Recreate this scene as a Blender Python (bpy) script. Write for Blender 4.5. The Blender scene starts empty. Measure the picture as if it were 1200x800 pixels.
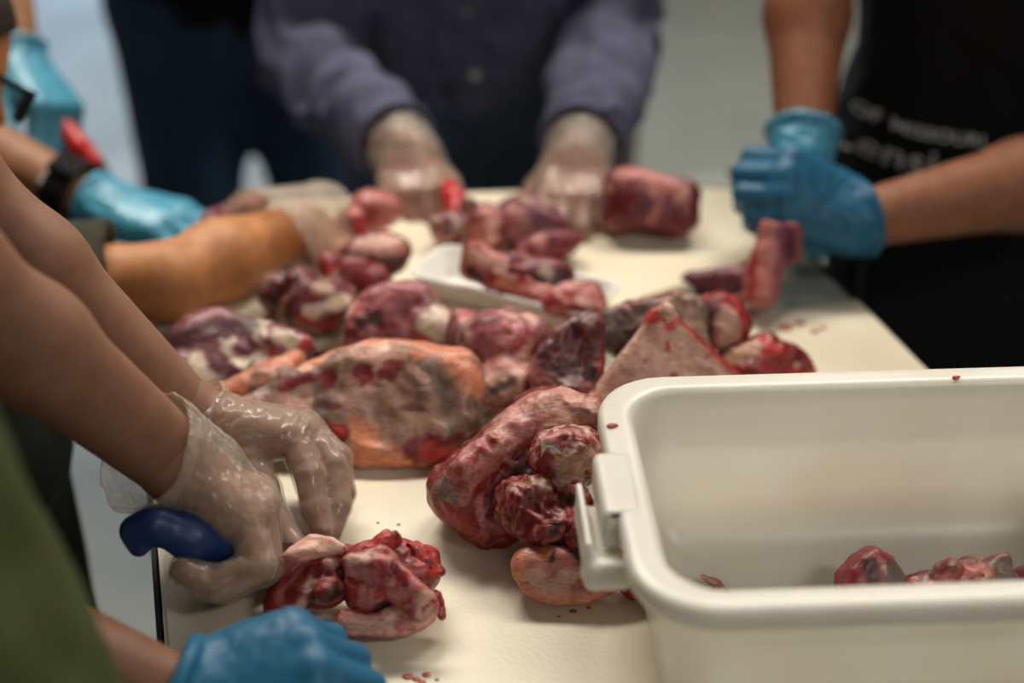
import bpy, bmesh, math
import numpy as np
from mathutils import Vector, Matrix

SC = bpy.context.scene
COL = SC.collection
RNG = np.random.RandomState(7)

# ------------------------------------------------------------------ camera
CAM = np.array([0.0, 0.0, 1.6])
FPX = 1667.0
PITCH = math.radians(30.0)
cR = np.array([1.0, 0, 0]); cU = np.array([0, math.sin(PITCH), math.cos(PITCH)]); cV = np.array([0, math.cos(PITCH), -math.sin(PITCH)])
cd = bpy.data.cameras.new('camera'); camera = bpy.data.objects.new('camera', cd); COL.objects.link(camera)
camera.location = CAM; camera.rotation_euler = (math.pi/2 - PITCH, 0, 0)
cd.sensor_width = 36; cd.lens = FPX*36/1200.0; cd.clip_start = 0.05
cd.dof.use_dof = True; cd.dof.focus_distance = 1.06; cd.dof.aperture_fstop = 1.9
SC.camera = camera
SC.view_settings.view_transform = 'Standard'; SC.view_settings.look = 'None'
SC.view_settings.gamma = 1; SC.view_settings.use_curve_mapping = False
SC.view_settings.exposure = -0.2

# ------------------------------------------------------------------ world
w = bpy.data.worlds.new('sky'); SC.world = w; w.use_nodes = True
w.node_tree.nodes['Background'].inputs[0].default_value = (0.55, 0.75, 1.0, 1)
w.node_tree.nodes['Background'].inputs[1].default_value = 2.6

# ceiling lamps and one added front fill: x, y, z, sx, sy, watts, colour (all lit by the builder below)
LAMPS = [(-0.55, 2.45, 3.0, 1.2, 0.35, 62, (1, .93, .82)),
         (0.9, 2.3, 3.0, 1.2, 0.35, 46, (1, .93, .82)),
         (1.5, -0.6, 2.9, 0.9, 0.30, 20, (1, .97, .90)),
         (0.5, -2.3, 2.7, 1.2, 0.35, 17, (.98, .97, .92)),  # added fill from the near side, brightens the tub's front wall
         (-1.6, 4.2, 3.0, 1.2, 0.35, 20, (1, .97, .92)),
         (1.6, 4.2, 3.0, 1.2, 0.35, 28, (1, .97, .90))]

# ------------------------------------------------------------------ points from the photograph with a real depth / height
def px(x, y, d):
    return CAM + d*(cV + cR*((x-600)/FPX) + cU*((400-y)/FPX))
def dz(y, z):
    return (CAM[2]-z)/(math.sin(PITCH)+math.cos(PITCH)*(y-400)/FPX)
def pz(x, y, z):
    return px(x, y, dz(y, z))
def nrm(v):
    v = np.asarray(v, float); return v/np.linalg.norm(v)
def pplane(x, y, p0, n):
    r = cV + cR*((x-600)/FPX) + cU*((400-y)/FPX)
    return CAM + r*(np.dot(np.asarray(p0)-CAM, n)/np.dot(r, n))

# ------------------------------------------------------------------ noise
_PERM = RNG.permutation(4096).astype(np.int64)
_VAL = RNG.rand(4096)
def vnoise(P):
    i = np.floor(P).astype(np.int64); f = P-i
    f = f*f*(3-2*f)
    def h(a, b, c):
        return _VAL[_PERM[(_PERM[(_PERM[a & 4095]+b) & 4095]+c) & 4095]]
    x, y, z = i[:, 0], i[:, 1], i[:, 2]
    u, v, t = f[:, 0], f[:, 1], f[:, 2]
    def lx(b, c):
        a0 = h(x, b, c); return a0+(h(x+1, b, c)-a0)*u
    y0 = lx(y, z); y0 = y0+(lx(y+1, z)-y0)*v
    y1 = lx(y, z+1); y1 = y1+(lx(y+1, z+1)-y1)*v
    return y0+(y1-y0)*t
_ROT = np.array([[.36, .48, -.8], [-.8, .6, 0], [.48, .64, .6]])
def fbm(P, s, o=2):
    r = 0; a = 1; n = 0
    for k in range(o):
        P = P@_ROT; r = r+a*vnoise(P/s+17.3*k); n += a; a *= .5; s = s*.5
    return r/n
def ridge(P, s, o=1):
    r = 0; a = 1; n = 0
    P = P+s*.35*np.stack([vnoise(P/s*.8+c) for c in (3.1, 7.7, 12.9)], 1)
    for k in range(o):
        P = P@_ROT; r = r+a*(1-np.abs(2*vnoise(P/s+9.1*k)-1)); n += a; a *= .5; s = s*.5
    return r/n
def sstep(a, b, x):
    t = np.clip((x-a)/(b-a), 0, 1); return t*t*(3-2*t)

# ------------------------------------------------------------------ distance fields -> surface nets
class Pr:
    def __init__(s, f, lo, hi, k=0.0):
        s.f, s.lo, s.hi, s.k = f, np.asarray(lo, float), np.asarray(hi, float), k
def cone(a, b, r1, r2, k=.004):
    a = np.asarray(a, float); b = np.asarray(b, float); ba = b-a; L = max(np.dot(ba, ba), 1e-12)
    def f(P):
        h = np.clip(((P-a)@ba)/L, 0, 1)
        return np.linalg.norm(P-a-h[:, None]*ba, axis=1)-(r1+(r2-r1)*h)
    m = max(r1, r2)
    return Pr(f, np.minimum(a, b)-m, np.maximum(a, b)+m, k)
def ell(c, A, r, k=.01):
    c = np.asarray(c, float); A = np.asarray(A, float); r = np.asarray(r, float)
    def f(P):
        q = (P-c)@A.T
        k0 = np.linalg.norm(q/r, axis=1); k1 = np.linalg.norm(q/(r*r), axis=1)
        return np.where(k1 < 1e-9, -r.min(), k0*(k0-1)/np.maximum(k1, 1e-9))
    e = np.sqrt(((A*r[:, None])**2).sum(0))
    return Pr(f, c-e, c+e, k)
def fcap(a, b, r1, r2, ax, s, k=.01):
    """capsule flattened along the unit axis ax (thickness factor s < 1)"""
    a = np.asarray(a, float); b = np.asarray(b, float); ax = nrm(ax)
    def wr(P):
        return P+np.outer((P-a)@ax*(1/s-1), ax)
    b2 = wr(b[None])[0]; g = cone(a, b2, r1, r2).f
    m = max(r1, r2)
    return Pr(lambda P: g(wr(P))*(s+1)/2, np.minimum(a, b)-m, np.maximum(a, b)+m, k)
def rbox(c, A, h, r, k=.004):
    c = np.asarray(c, float); A = np.asarray(A, float); h = np.asarray(h, float)
    def f(P):
        q = np.abs((P-c)@A.T)-(h-r)
        return np.linalg.norm(np.maximum(q, 0), axis=1)+np.minimum(q.max(1), 0)-r
    e = (np.abs(A)*h[:, None]).sum(0)
    return Pr(f, c-e, c+e, k)
def slab(pts, n, th, r, k=.004):
    """rounded prism: polygon pts (3-D, on one plane) is its front face, th its thickness, n points out of the front"""
    pts = np.asarray(pts, float); n = nrm(n)
    e1 = nrm(np.cross([0.13, .2, 1.0], n)); e2 = np.cross(n, e1); o = pts.mean(0)
    Q = np.stack([(pts-o)@e1, (pts-o)@e2], 1)
    def f(P):
        q = np.stack([(P-o)@e1, (P-o)@e2], 1); w_ = (P-o)@n
        d = np.full(len(P), 1e9); s = np.ones(len(P)); N = len(Q)
        for i in range(N):
            vi, vj = Q[i], Q[i-1]; e = vj-vi; ww = q-vi
            b = ww-np.clip((ww@e)/max(e@e, 1e-12), 0, 1)[:, None]*e
            d = np.minimum(d, (b*b).sum(1))
            c1 = q[:, 1] >= vi[1]; c2 = q[:, 1] < vj[1]; c3 = e[0]*ww[:, 1] > e[1]*ww[:, 0]
            s = np.where((c1 & c2 & c3) | (~c1 & ~c2 & ~c3), -s, s)
        d2 = s*np.sqrt(d)+r; dzz = np.abs(w_+th/2)-(th/2-r)
        return np.minimum(np.maximum(d2, dzz), 0)+np.sqrt(np.maximum(d2, 0)**2+np.maximum(dzz, 0)**2)-r
    al = np.concatenate([pts, pts-n*th])
    return Pr(f, al.min(0)-.003, al.max(0)+.003, k)
def smin(a, b, k):
    if k <= 0: return np.minimum(a, b)
    h = np.maximum(k-np.abs(a-b), 0)/k
    return np.minimum(a, b)-h*h*k*.25
def field(prims, post=None):
    def f(P):
        d = None
        for p in prims:
            v = p.f(P); d = v if d is None else smin(d, v, p.k)
        return post(P, d) if post else d
    return f

def sdf_mesh(prims, h, post=None, amp=0.0, relax=1):
    B = 8; S = B*h
    lo = np.min([p.lo for p in prims], 0)-amp-3*h; hi = np.max([p.hi for p in prims], 0)+amp+3*h
    nb = np.ceil((hi-lo)/S).astype(int)
    bi = np.stack(np.meshgrid(*[np.arange(n) for n in nb], indexing='ij'), -1).reshape(-1, 3)
    C = lo+(bi+.5)*S
    D = np.stack([p.f(C) for p in prims]); mn = D.min(0)
    comb = D[0].copy()
    for p, v in zip(prims[1:], D[1:]): comb = smin(comb, v, p.k)
    kk = max(p.k for p in prims)
    if post is not None: comb = post(C, comb)
    diag = S*math.sqrt(3)/2
    act = np.abs(comb) < diag*1.35+amp*1.5+kk*.25
    bi = bi[act]; D = D[:, act]; mn = mn[act]
    g = np.stack(np.meshgrid(*[np.arange(B+1)]*3, indexing='ij'), -1).reshape(-1, 3)
    n3 = (B+1)**3; nB = len(bi)
    out = np.full((nB, n3), 1e9)
    Pall = (lo+bi[:, None, :]*S+g[None]*h)
    for p, v in zip(prims, D):
        m = v <= mn+2.6*diag+kk+.002
        if not m.any(): continue
        val = p.f(Pall[m].reshape(-1, 3)).reshape(-1, n3)
        cur = out[m]; out[m] = np.where(cur > 1e8, val, smin(cur, val, p.k))
    if post is not None:
        out = post(Pall.reshape(-1, 3), out.reshape(-1)).reshape(nB, n3)
    V = out.reshape(nB, B+1, B+1, B+1)
    inside = V < 0
    # cells
    c8 = [(i, j, k) for i in (0, 1) for j in (0, 1) for k in (0, 1)]
    cnt = sum(inside[:, i:i+B, j:j+B, k:k+B].astype(np.int8) for i, j, k in c8)
    b, ci, cj, ck = np.nonzero((cnt > 0) & (cnt < 8))
    vals = np.stack([V[b, ci+i, cj+j, ck+k] for i, j, k in c8], 1)
    offs = np.array(c8, float)
    acc = np.zeros((len(b), 3)); num = np.zeros(len(b))
    for e0 in range(8):
        for e1 in range(e0+1, 8):
            if np.abs(offs[e0]-offs[e1]).sum() != 1: continue
            va, vb = vals[:, e0], vals[:, e1]; m = (va < 0) != (vb < 0)
            t = np.where(m, va/np.where(m, va-vb, 1), 0)
            acc += np.where(m[:, None], offs[e0]+t[:, None]*(offs[e1]-offs[e0]), 0); num += m
    gc = bi[b]*B+np.stack([ci, cj, ck], 1)
    pos = lo+(gc+acc/num[:, None])*h
    NG = nb*B+2
    key = (gc[:, 0]*NG[1]+gc[:, 1])*NG[2]+gc[:, 2]
    order = np.argsort(key); ks = key[order]; pos = pos[order]
    quads = []
    ax_off = {0: [(0, -1, -1), (0, 0, -1), (0, 0, 0), (0, -1, 0)], 1: [(-1, 0, -1), (-1, 0, 0), (0, 0, 0), (0, 0, -1)], 2: [(-1, -1, 0), (0, -1, 0), (0, 0, 0), (-1, 0, 0)]}
    for ax in range(3):
        sl0 = inside[:, :B, :B, :B]
        sh = [0, 0, 0]; sh[ax] = 1
        sl1 = inside[:, sh[0]:B+sh[0], sh[1]:B+sh[1], sh[2]:B+sh[2]]
        bb, i, j, k = np.nonzero(sl0 != sl1)
        gp = bi[bb]*B+np.stack([i, j, k], 1); flip = sl0[bb, i, j, k]
        q = []; ok = np.ones(len(gp), bool)
        for o in ax_off[ax]:
            c = gp+np.array(o); kk_ = (c[:, 0]*NG[1]+c[:, 1])*NG[2]+c[:, 2]
            ix = np.clip(np.searchsorted(ks, kk_), 0, len(ks)-1); ok &= ks[ix] == kk_; q.append(ix)
        q = np.stack(q, 1); q[~flip] = q[~flip][:, ::-1]
        quads.append(q[ok])
    F = np.concatenate(quads)
    for _ in range(relax):
        s = np.zeros_like(pos); c = np.zeros(len(pos))
        for a_ in range(4):
            i0, i1 = F[:, a_], F[:, (a_+1) % 4]
            for ax in range(3):
                s[:, ax] += np.bincount(i0, pos[i1, ax], len(pos))+np.bincount(i1, pos[i0, ax], len(pos))
            c += np.bincount(i0, minlength=len(pos))+np.bincount(i1, minlength=len(pos))
        pos = pos*.5+.5*s/np.maximum(c, 1)[:, None]
    return pos, F
def vnormals(pos, F):
    n = np.cross(pos[F[:, 2]]-pos[F[:, 0]], pos[F[:, 3]]-pos[F[:, 1]])
    N = np.zeros_like(pos)
    for a_ in range(4):
        for ax in range(3): N[:, ax] += np.bincount(F[:, a_], n[:, ax], len(pos))
    return N/np.maximum(np.linalg.norm(N, axis=1), 1e-12)[:, None]

# ------------------------------------------------------------------ objects
def link(name, me, mat=None, parent=None):
    o = bpy.data.objects.new(name, me); COL.objects.link(o)
    if mat: me.materials.append(mat)
    if parent: o.parent = parent
    return o
def qmesh(name, pos, F, origin, cols=None, smooth=True):
    pos = pos-origin
    me = bpy.data.meshes.new(name)
    me.vertices.add(len(pos)); me.vertices.foreach_set('co', pos.astype(np.float32).ravel())
    me.loops.add(F.size); me.loops.foreach_set('vertex_index', F.astype(np.int32).ravel())
    me.polygons.add(len(F)); me.polygons.foreach_set('loop_start', np.arange(0, F.size, 4, dtype=np.int32))
    me.update(calc_edges=True); me.validate()
    me.polygons.foreach_set('use_smooth', np.full(len(me.polygons), smooth))
    if cols is not None:
        a = me.color_attributes.new('Col', 'FLOAT_COLOR', 'POINT')
        a.data.foreach_set('color', np.concatenate([cols, np.ones((len(cols), 1))], 1).astype(np.float32).ravel())
    return me
def empty(name, loc, label=None, cat=None, group=None):
    o = bpy.data.objects.new(name, None); COL.objects.link(o); o.location = loc; o.empty_display_size = .05
    tag(o, label, cat, group); return o
def tag(o, label=None, cat=None, group=None, kind=None):
    if label: o['label'] = label
    if cat: o['category'] = cat
    if group: o['group'] = group
    if kind: o['kind'] = kind
    return o
def bmobj(name, bm, mat, parent=None, loc=(0, 0, 0), smooth=False):
    me = bpy.data.meshes.new(name); bm.normal_update(); bm.to_mesh(me); bm.free()
    if smooth:
        me.polygons.foreach_set('use_smooth', np.full(len(me.polygons), True))
    o = link(name, me, mat, parent); o.location = loc; return o
def box(bm, c, s, A=None, bev=0.0):
    r = bmesh.ops.create_cube(bm, size=1); vs = r['verts']
    M = Matrix(np.asarray(A).T.tolist()).to_4x4() if A is not None else Matrix()
    bmesh.ops.transform(bm, verts=vs, matrix=Matrix.Translation(Vector(c)) @ M @ Matrix.Diagonal((*s, 1)))
    if bev:
        es = list({e for v in vs for e in v.link_edges})
        bmesh.ops.bevel(bm, geom=es, offset=bev, segments=2, affect='EDGES', profile=.6)
def cyl(bm, a, b, r1, r2, seg=20):
    a, b = Vector(a), Vector(b); d = b-a
    r = bmesh.ops.create_cone(bm, cap_ends=True, segments=seg, radius1=r1, radius2=r2, depth=d.length)
    M = Matrix.Translation((a+b)/2) @ d.to_track_quat('Z', 'Y').to_matrix().to_4x4()
    bmesh.ops.transform(bm, verts=r['verts'], matrix=M)

# ------------------------------------------------------------------ materials
def mat(name, col, rough=.5, metal=0, spec=.5, coat=0, sub=0, **kw):
    m = bpy.data.materials.new(name); m.use_nodes = True
    b = m.node_tree.nodes['Principled BSDF']; I = b.inputs
    I['Base Color'].default_value = (*col, 1); I['Roughness'].default_value = rough; I['Metallic'].default_value = metal
    I['Specular IOR Level'].default_value = spec; I['Coat Weight'].default_value = coat; I['Coat Roughness'].default_value = .15
    if sub:
        I['Subsurface Weight'].default_value = sub; I['Subsurface Radius'].default_value = (.01, .004, .002); I['Subsurface Scale'].default_value = 1
    for k, v in kw.items(): I[k].default_value = v
    return m
def nd(m, t, **kw):
    n = m.node_tree.nodes.new(t)
    for k, v in kw.items(): setattr(n, k, v)
    return n
def noisy(m, scale, c2, lo=.35, hi=.65, bump=0, bscale=None, stretch=(1, 1, 1), detail=4, rough2=None):
    """mix the base colour with c2 by object-space noise, optional bump"""
    nt = m.node_tree; b = nt.nodes['Principled BSDF']; c1 = tuple(b.inputs['Base Color'].default_value)
    tc = nd(m, 'ShaderNodeTexCoord'); mp = nd(m, 'ShaderNodeMapping'); mp.inputs['Scale'].default_value = stretch
    nt.links.new(tc.outputs['Object'], mp.inputs[0])
    n = nd(m, 'ShaderNodeTexNoise'); n.inputs['Scale'].default_value = scale; n.inputs['Detail'].default_value = detail
    nt.links.new(mp.outputs[0], n.inputs['Vector'])
    mr = nd(m, 'ShaderNodeMapRange'); mr.inputs[1].default_value = lo; mr.inputs[2].default_value = hi
    nt.links.new(n.outputs['Fac'], mr.inputs[0])
    mx = nd(m, 'ShaderNodeMix', data_type='RGBA'); mx.inputs['A'].default_value = c1; mx.inputs['B'].default_value = (*c2, 1)
    nt.links.new(mr.outputs[0], mx.inputs[0]); nt.links.new(mx.outputs['Result'], b.inputs['Base Color'])
    if rough2 is not None:
        m2 = nd(m, 'ShaderNodeMapRange'); m2.inputs[1].default_value = lo; m2.inputs[2].default_value = hi
        m2.inputs[3].default_value = b.inputs['Roughness'].default_value; m2.inputs[4].default_value = rough2
        nt.links.new(n.outputs['Fac'], m2.inputs[0]); nt.links.new(m2.outputs[0], b.inputs['Roughness'])
    if bump:
        n2 = nd(m, 'ShaderNodeTexNoise'); n2.inputs['Scale'].default_value = bscale or scale*4; n2.inputs['Detail'].default_value = 3
        nt.links.new(mp.outputs[0], n2.inputs['Vector'])
        bp = nd(m, 'ShaderNodeBump'); bp.inputs['Strength'].default_value = bump; bp.inputs['Distance'].default_value = .002
        nt.links.new(n2.outputs['Fac'], bp.inputs['Height']); nt.links.new(bp.outputs[0], b.inputs['Normal'])
    return m
def skin(name, c, c2):
    return noisy(mat(name, c, .52, spec=.35, sub=.12), 60, c2, bump=.15, bscale=700)
SK2 = skin('skin_light_tan', (.29, .145, .09), (.25, .12, .075))
SK3 = skin('skin_tan', (.52, .225, .085), (.42, .165, .06))
SK1 = skin('skin_brown', (.235, .105, .058), (.19, .08, .045))
SK4 = skin('skin_amber', (.36, .17, .08), (.29, .13, .06))
SK6 = skin('skin_ruddy', (.36, .165, .105), (.29, .125, .08))
SK7 = skin('skin_bronze', (.33, .13, .065), (.27, .10, .05))
BLUE = noisy(mat('blue_nitrile', (.020, .125, .235), .44, spec=.28), 25, (.017, .11, .21), bump=.12, bscale=160)
BLUEB = noisy(mat('bright_blue_nitrile', (.075, .33, .47), .36), 25, (.06, .28, .42), bump=.15, bscale=160)
def clear_glove(name, w0, w1):
    m = mat(name, (.70, .62, .53), .20, spec=.6, coat=.8); nt = m.node_tree; b = nt.nodes['Principled BSDF']; out = nt.nodes['Material Output']
    tc = nd(m, 'ShaderNodeTexCoord'); mp = nd(m, 'ShaderNodeMapping'); mp.inputs['Scale'].default_value = (1, 1, 1)
    n = nd(m, 'ShaderNodeTexNoise'); n.inputs['Scale'].default_value = 55; n.inputs['Detail'].default_value = 3; n.inputs['Distortion'].default_value = 1.5
    nt.links.new(tc.outputs['Object'], n.inputs['Vector'])
    lw = nd(m, 'ShaderNodeLayerWeight'); lw.inputs[0].default_value = .35
    mr = nd(m, 'ShaderNodeMapRange'); mr.inputs[1].default_value = .35; mr.inputs[2].default_value = .75; mr.inputs[3].default_value = w0; mr.inputs[4].default_value = w1
    nt.links.new(n.outputs['Fac'], mr.inputs[0])
    ad = nd(m, 'ShaderNodeMath', operation='MULTIPLY_ADD', use_clamp=True); ad.inputs[1].default_value = .35
    nt.links.new(lw.outputs['Facing'], ad.inputs[0]); nt.links.new(mr.outputs[0], ad.inputs[2])
    tr = nd(m, 'ShaderNodeBsdfTransparent'); tr.inputs[0].default_value = (.97, .95, .93, 1)
    ms = nd(m, 'ShaderNodeMixShader')
    nt.links.new(ad.outputs[0], ms.inputs[0]); nt.links.new(tr.outputs[0], ms.inputs[1]); nt.links.new(b.outputs[0], ms.inputs[2])
    nt.links.new(ms.outputs[0], out.inputs[0])
    bp = nd(m, 'ShaderNodeBump'); bp.inputs['Strength'].default_value = .25; bp.inputs['Distance'].default_value = .002
    nt.links.new(n.outputs['Fac'], bp.inputs['Height']); nt.links.new(bp.outputs[0], b.inputs['Normal'])
    return m
CLEAR = clear_glove('clear_vinyl', .07, .26)
CLOUDY = clear_glove('clear_loose_plastic', .06, .30)
PLASTIC = noisy(mat('white_polyethylene', (.76, .73, .66), .33, sub=.55, **{'Subsurface Radius': (.012, .0115, .010)}), 9, (.70, .66, .58), bump=.05, bscale=300)
BOARD = noisy(mat('cream_cutting_board', (.78, .70, .545), .45), 14, (.73, .645, .49), bump=.12, bscale=260, rough2=.35)
TABLE = mat('grey_table_laminate', (.30, .32, .28), .4)
BLACKP = mat('black_plastic', (.010, .010, .011), .6, spec=.2)
STEEL = noisy(mat('blade_steel', (.42, .40, .40), .28, 1), 40, (.36, .34, .34))
def meat_mat():
    m = mat('raw_meat', (.3, .03, .03), .38, spec=.42, coat=.08); nt = m.node_tree; b = nt.nodes['Principled BSDF']
    b.inputs['Subsurface Weight'].default_value = .06; b.inputs['Subsurface Radius'].default_value = (.006, .002, .0015); b.inputs['Subsurface Scale'].default_value = 1
    at = nd(m, 'ShaderNodeVertexColor', layer_name='Col'); tc = nd(m, 'ShaderNodeTexCoord')
    n = nd(m, 'ShaderNodeTexNoise'); n.inputs['Scale'].default_value = 1; n.inputs['Detail'].default_value = 4; n.inputs['Distortion'].default_value = 1.2
    mp = nd(m, 'ShaderNodeMapping'); mp.inputs['Rotation'].default_value = (.4, .7, .5); mp.inputs['Scale'].default_value = (110, 380, 380)
    nt.links.new(tc.outputs['Object'], mp.inputs[0]); nt.links.new(mp.outputs[0], n.inputs['Vector'])
    mr = nd(m, 'ShaderNodeMapRange'); mr.inputs[1].default_value = .3; mr.inputs[2].default_value = .7; mr.inputs[3].default_value = .66; mr.inputs[4].default_value = 1.3
    nt.links.new(n.outputs['Fac'], mr.inputs[0])
    mx = nd(m, 'ShaderNodeVectorMath', operation='SCALE'); nt.links.new(at.outputs[0], mx.inputs[0]); nt.links.new(mr.outputs[0], mx.inputs['Scale'])
    nt.links.new(mx.outputs[0], b.inputs['Base Color'])
    r2 = nd(m, 'ShaderNodeMapRange'); r2.inputs[1].default_value = .3; r2.inputs[2].default_value = .7; r2.inputs[3].default_value = .30; r2.inputs[4].default_value = .55
    nt.links.new(n.outputs['Fac'], r2.inputs[0]); nt.links.new(r2.outputs[0], b.inputs['Roughness'])
    bp = nd(m, 'ShaderNodeBump'); bp.inputs['Strength'].default_value = .42; bp.inputs['Distance'].default_value = .0012
    nt.links.new(n.outputs['Fac'], bp.inputs['Height']); nt.links.new(bp.outputs[0], b.inputs['Normal'])
    return m
MEAT = meat_mat()
def cloth(name, c, c2, r=.85):
    return noisy(mat(name, c, r, spec=.2), 30, c2, bump=.3, bscale=900)

# ------------------------------------------------------------------ the room
FLOOR = noisy(mat('sealed_concrete', (.25, .262, .235), .27, spec=.5), 2.2, (.185, .20, .185), lo=.3, hi=.7, detail=8, rough2=.5)
WALLM = noisy(mat('painted_wall', (.36, .355, .33), .8), 3, (.32, .315, .30))
def structure(name, parts, m):
    bm = bmesh.new()
    for c, s in parts: box(bm, c, s)
    return tag(bmobj(name, bm, m), kind='structure')
structure('floor', [((0, 2, -.05), (12, 12, .1))], FLOOR)
structure('ceiling', [((0, 1.5, 3.25), (9, 9, .1))], WALLM)
structure('wall_back', [((-3.5, 5.7, 1.6), (2, .12, 3.2)), ((1.9, 5.7, 1.6), (5.2, .12, 3.2)), ((-1.6, 5.7, 2.85), (1.8, .12, .7))], WALLM)
structure('wall_left', [((-4.5, 1.5, 1.6), (.12, 8.5, 3.2))], WALLM)
structure('wall_right', [((4.5, 1.5, 1.6), (.12, 8.5, 3.2))], WALLM)
structure('wall_front', [((0, -2.8, 1.6), (9, .12, 3.2))], WALLM)
structure('trim_1', [((-2.53, 5.68, 1.25), (.06, .2, 2.5)), ((-.67, 5.68, 1.25), (.06, .2, 2.5)), ((-1.6, 5.68, 2.5), (1.92, .2, .06))], mat('door_frame_paint', (.08, .10, .16), .5))
LAMPLAB = ['ceiling light panel above the far left table corner', 'ceiling light panel above the far right table corner', 'ceiling light panel over the near right end of the table', 'added fill light panel, unseen, by the wall behind the near end of the table', 'ceiling light panel nearest the garage door', 'ceiling light panel in the far right corner of the room']
WHITEM = mat('lamp_housing', (.8, .8, .8), .5)
for i, (x, y, z, sx, sy, W, c) in enumerate(LAMPS):
    e = empty('ceiling_light', (x, y, z+.05), LAMPLAB[i], 'ceiling light', 'ceiling light panels')
    bm = bmesh.new(); box(bm, (0, 0, .06), (sx+.08, sy+.08, .08), bev=.01); bmobj('housing', bm, WHITEM, e)
    dm = mat('lamp_diffuser', (.9, .9, .9), .5, **{'Emission Color': (*c, 1), 'Emission Strength': W*.12})
    bm = bmesh.new(); box(bm, (0, 0, .012), (sx, sy, .01)); bmobj('diffuser', bm, dm, e)
    L = bpy.data.lights.new('lamp', 'AREA'); L.shape = 'RECTANGLE'; L.size = sx; L.size_y = sy; L.energy = W; L.color = c
    lo = bpy.data.objects.new('lamp', L); COL.objects.link(lo); lo.parent = e; lo.location = (0, 0, -.01)

# ------------------------------------------------------------------ work table and cutting boards
TO = np.array([-.257, .804, 0]); TU = np.array([-.2535, .967, 0]); TV = np.array([.967, .2535, 0]); TA = np.stack([TV, TU, [0, 0, 1.]])
def tp(v, u, z): return TO+TV*v+TU*u+np.array([0, 0, z])
tb = empty('work_table', tp(.35, .1, 0), 'long grey work table with a black edge under the cream boards', 'table')
def tpart(name, v0, v1, u0, u1, z0, z1, m, bev=.002):
    bm = bmesh.new(); box(bm, tp((v0+v1)/2, (u0+u1)/2, (z0+z1)/2)-tp(.35, .1, 0), (v1-v0, u1-u0, z1-z0), TA, bev)
    return bmobj(name, bm, m, tb)
tpart('tabletop', 0, .716, -.42, .67, .872, .90, TABLE)
tpart('edge_trim', -.0045, -.0003, -.424, .674, .868, .9095, BLACKP, .001)
tpart('edge_trim', .7163, .7205, -.424, .674, .868, .902, BLACKP, .001)
for v in (.05, .63):
    for u in (-.34, .59): tpart('leg', v, v+.035, u, u+.035, 0, .872, STEEL)
    tpart('apron_rail', v+.005, v+.03, -.305, .59, .80, .86, STEEL)
def polyboard(name, pts, z0, z1, m, label, cat, bev=.003):
    o0 = np.mean(pts, 0); o0 = np.array([o0[0], o0[1], z0])
    bm = bmesh.new()
    vs = [bm.verts.new((p[0]-o0[0], p[1]-o0[1], 0)) for p in pts]; f = bm.faces.new(vs)
    bmesh.ops.recalc_face_normals(bm, faces=bm.faces)
    r = bmesh.ops.extrude_face_region(bm, geom=[f]); tv = [g for g in r['geom'] if isinstance(g, bmesh.types.BMVert)]
    for v in tv: v.co.z = z1-z0
    bmesh.ops.recalc_face_normals(bm, faces=bm.faces)
    bmesh.ops.bevel(bm, geom=[e for e in bm.edges if e.is_manifold and e.calc_face_angle(0) > .6], offset=bev, segments=2, affect='EDGES')
    o = bmobj(name, bm, m); o.location = o0
    return tag(o, label, cat)
polyboard('cutting_board', [tp(.001, -.40, 0), tp(.712, -.40, 0), tp(.712, .305, 0), tp(.001, .305, 0)], .90, .912, BOARD,
          'large cream cutting board under the near meat and the white tub, blood smeared', 'cutting board')
FB = [pz(x, y, .926) for x, y in [(300, 236), (450, 228), (640, 221), (820, 219), (872, 222), (896, 236), (906, 262), (900, 296), (806, 333), (700, 366), (560, 395), (400, 400), (230, 399), (163, 392), (166, 345), (190, 300)]]
polyboard('cutting_board', FB, .9125, .926, noisy(mat('pale_cutting_board', (.84, .76, .585), .42), 14, (.80, .71, .53), bump=.12, bscale=260, rough2=.33),
          'pale cream cutting board with rounded end at the far end of the table', 'cutting board')
# blood smears on the near board: thin wet films
BLOOD = mat('blood_film', (.42, .09, .06), .3)
def smear(pts, z, label):
    c = np.mean([pz(x, y, z) for x, y, r in pts], 0)
    pr = []
    for x, y, r in pts:
        p = pz(x, y, z); pr.append(ell(p, np.eye(3), (r, r*.8, .0006), 0))
    pos, F = sdf_mesh(pr, .0008, lambda P, d: d+.0012*(fbm(P, .004)-.45), .001, 0)
    return tag(link('blood_smear', qmesh('blood_smear', pos, F, c), BLOOD), label, 'blood smear'), c
for pts, lab in [([(478, 792, .004), (488, 795, .003), (500, 790, .0035), (512, 796, .002), (495, 799, .003)], 'small red smear on the cream board near the blue glove'),
                 ([(920, 383, .008), (938, 378, .006), (955, 388, .005), (965, 384, .004)], 'faint red smear on the cream board by the right table edge'),
                 ([(672, 716, .003), (690, 712, .002), (655, 722, .0015)], 'faint red smear beside the pink fat slab on the board'),
                 ([(443, 612, .0015), (467, 614, .002)], 'pair of tiny red drops on the board behind the folded cut')]:
    o, c = smear(pts, .9124, lab); o.location = c

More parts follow.
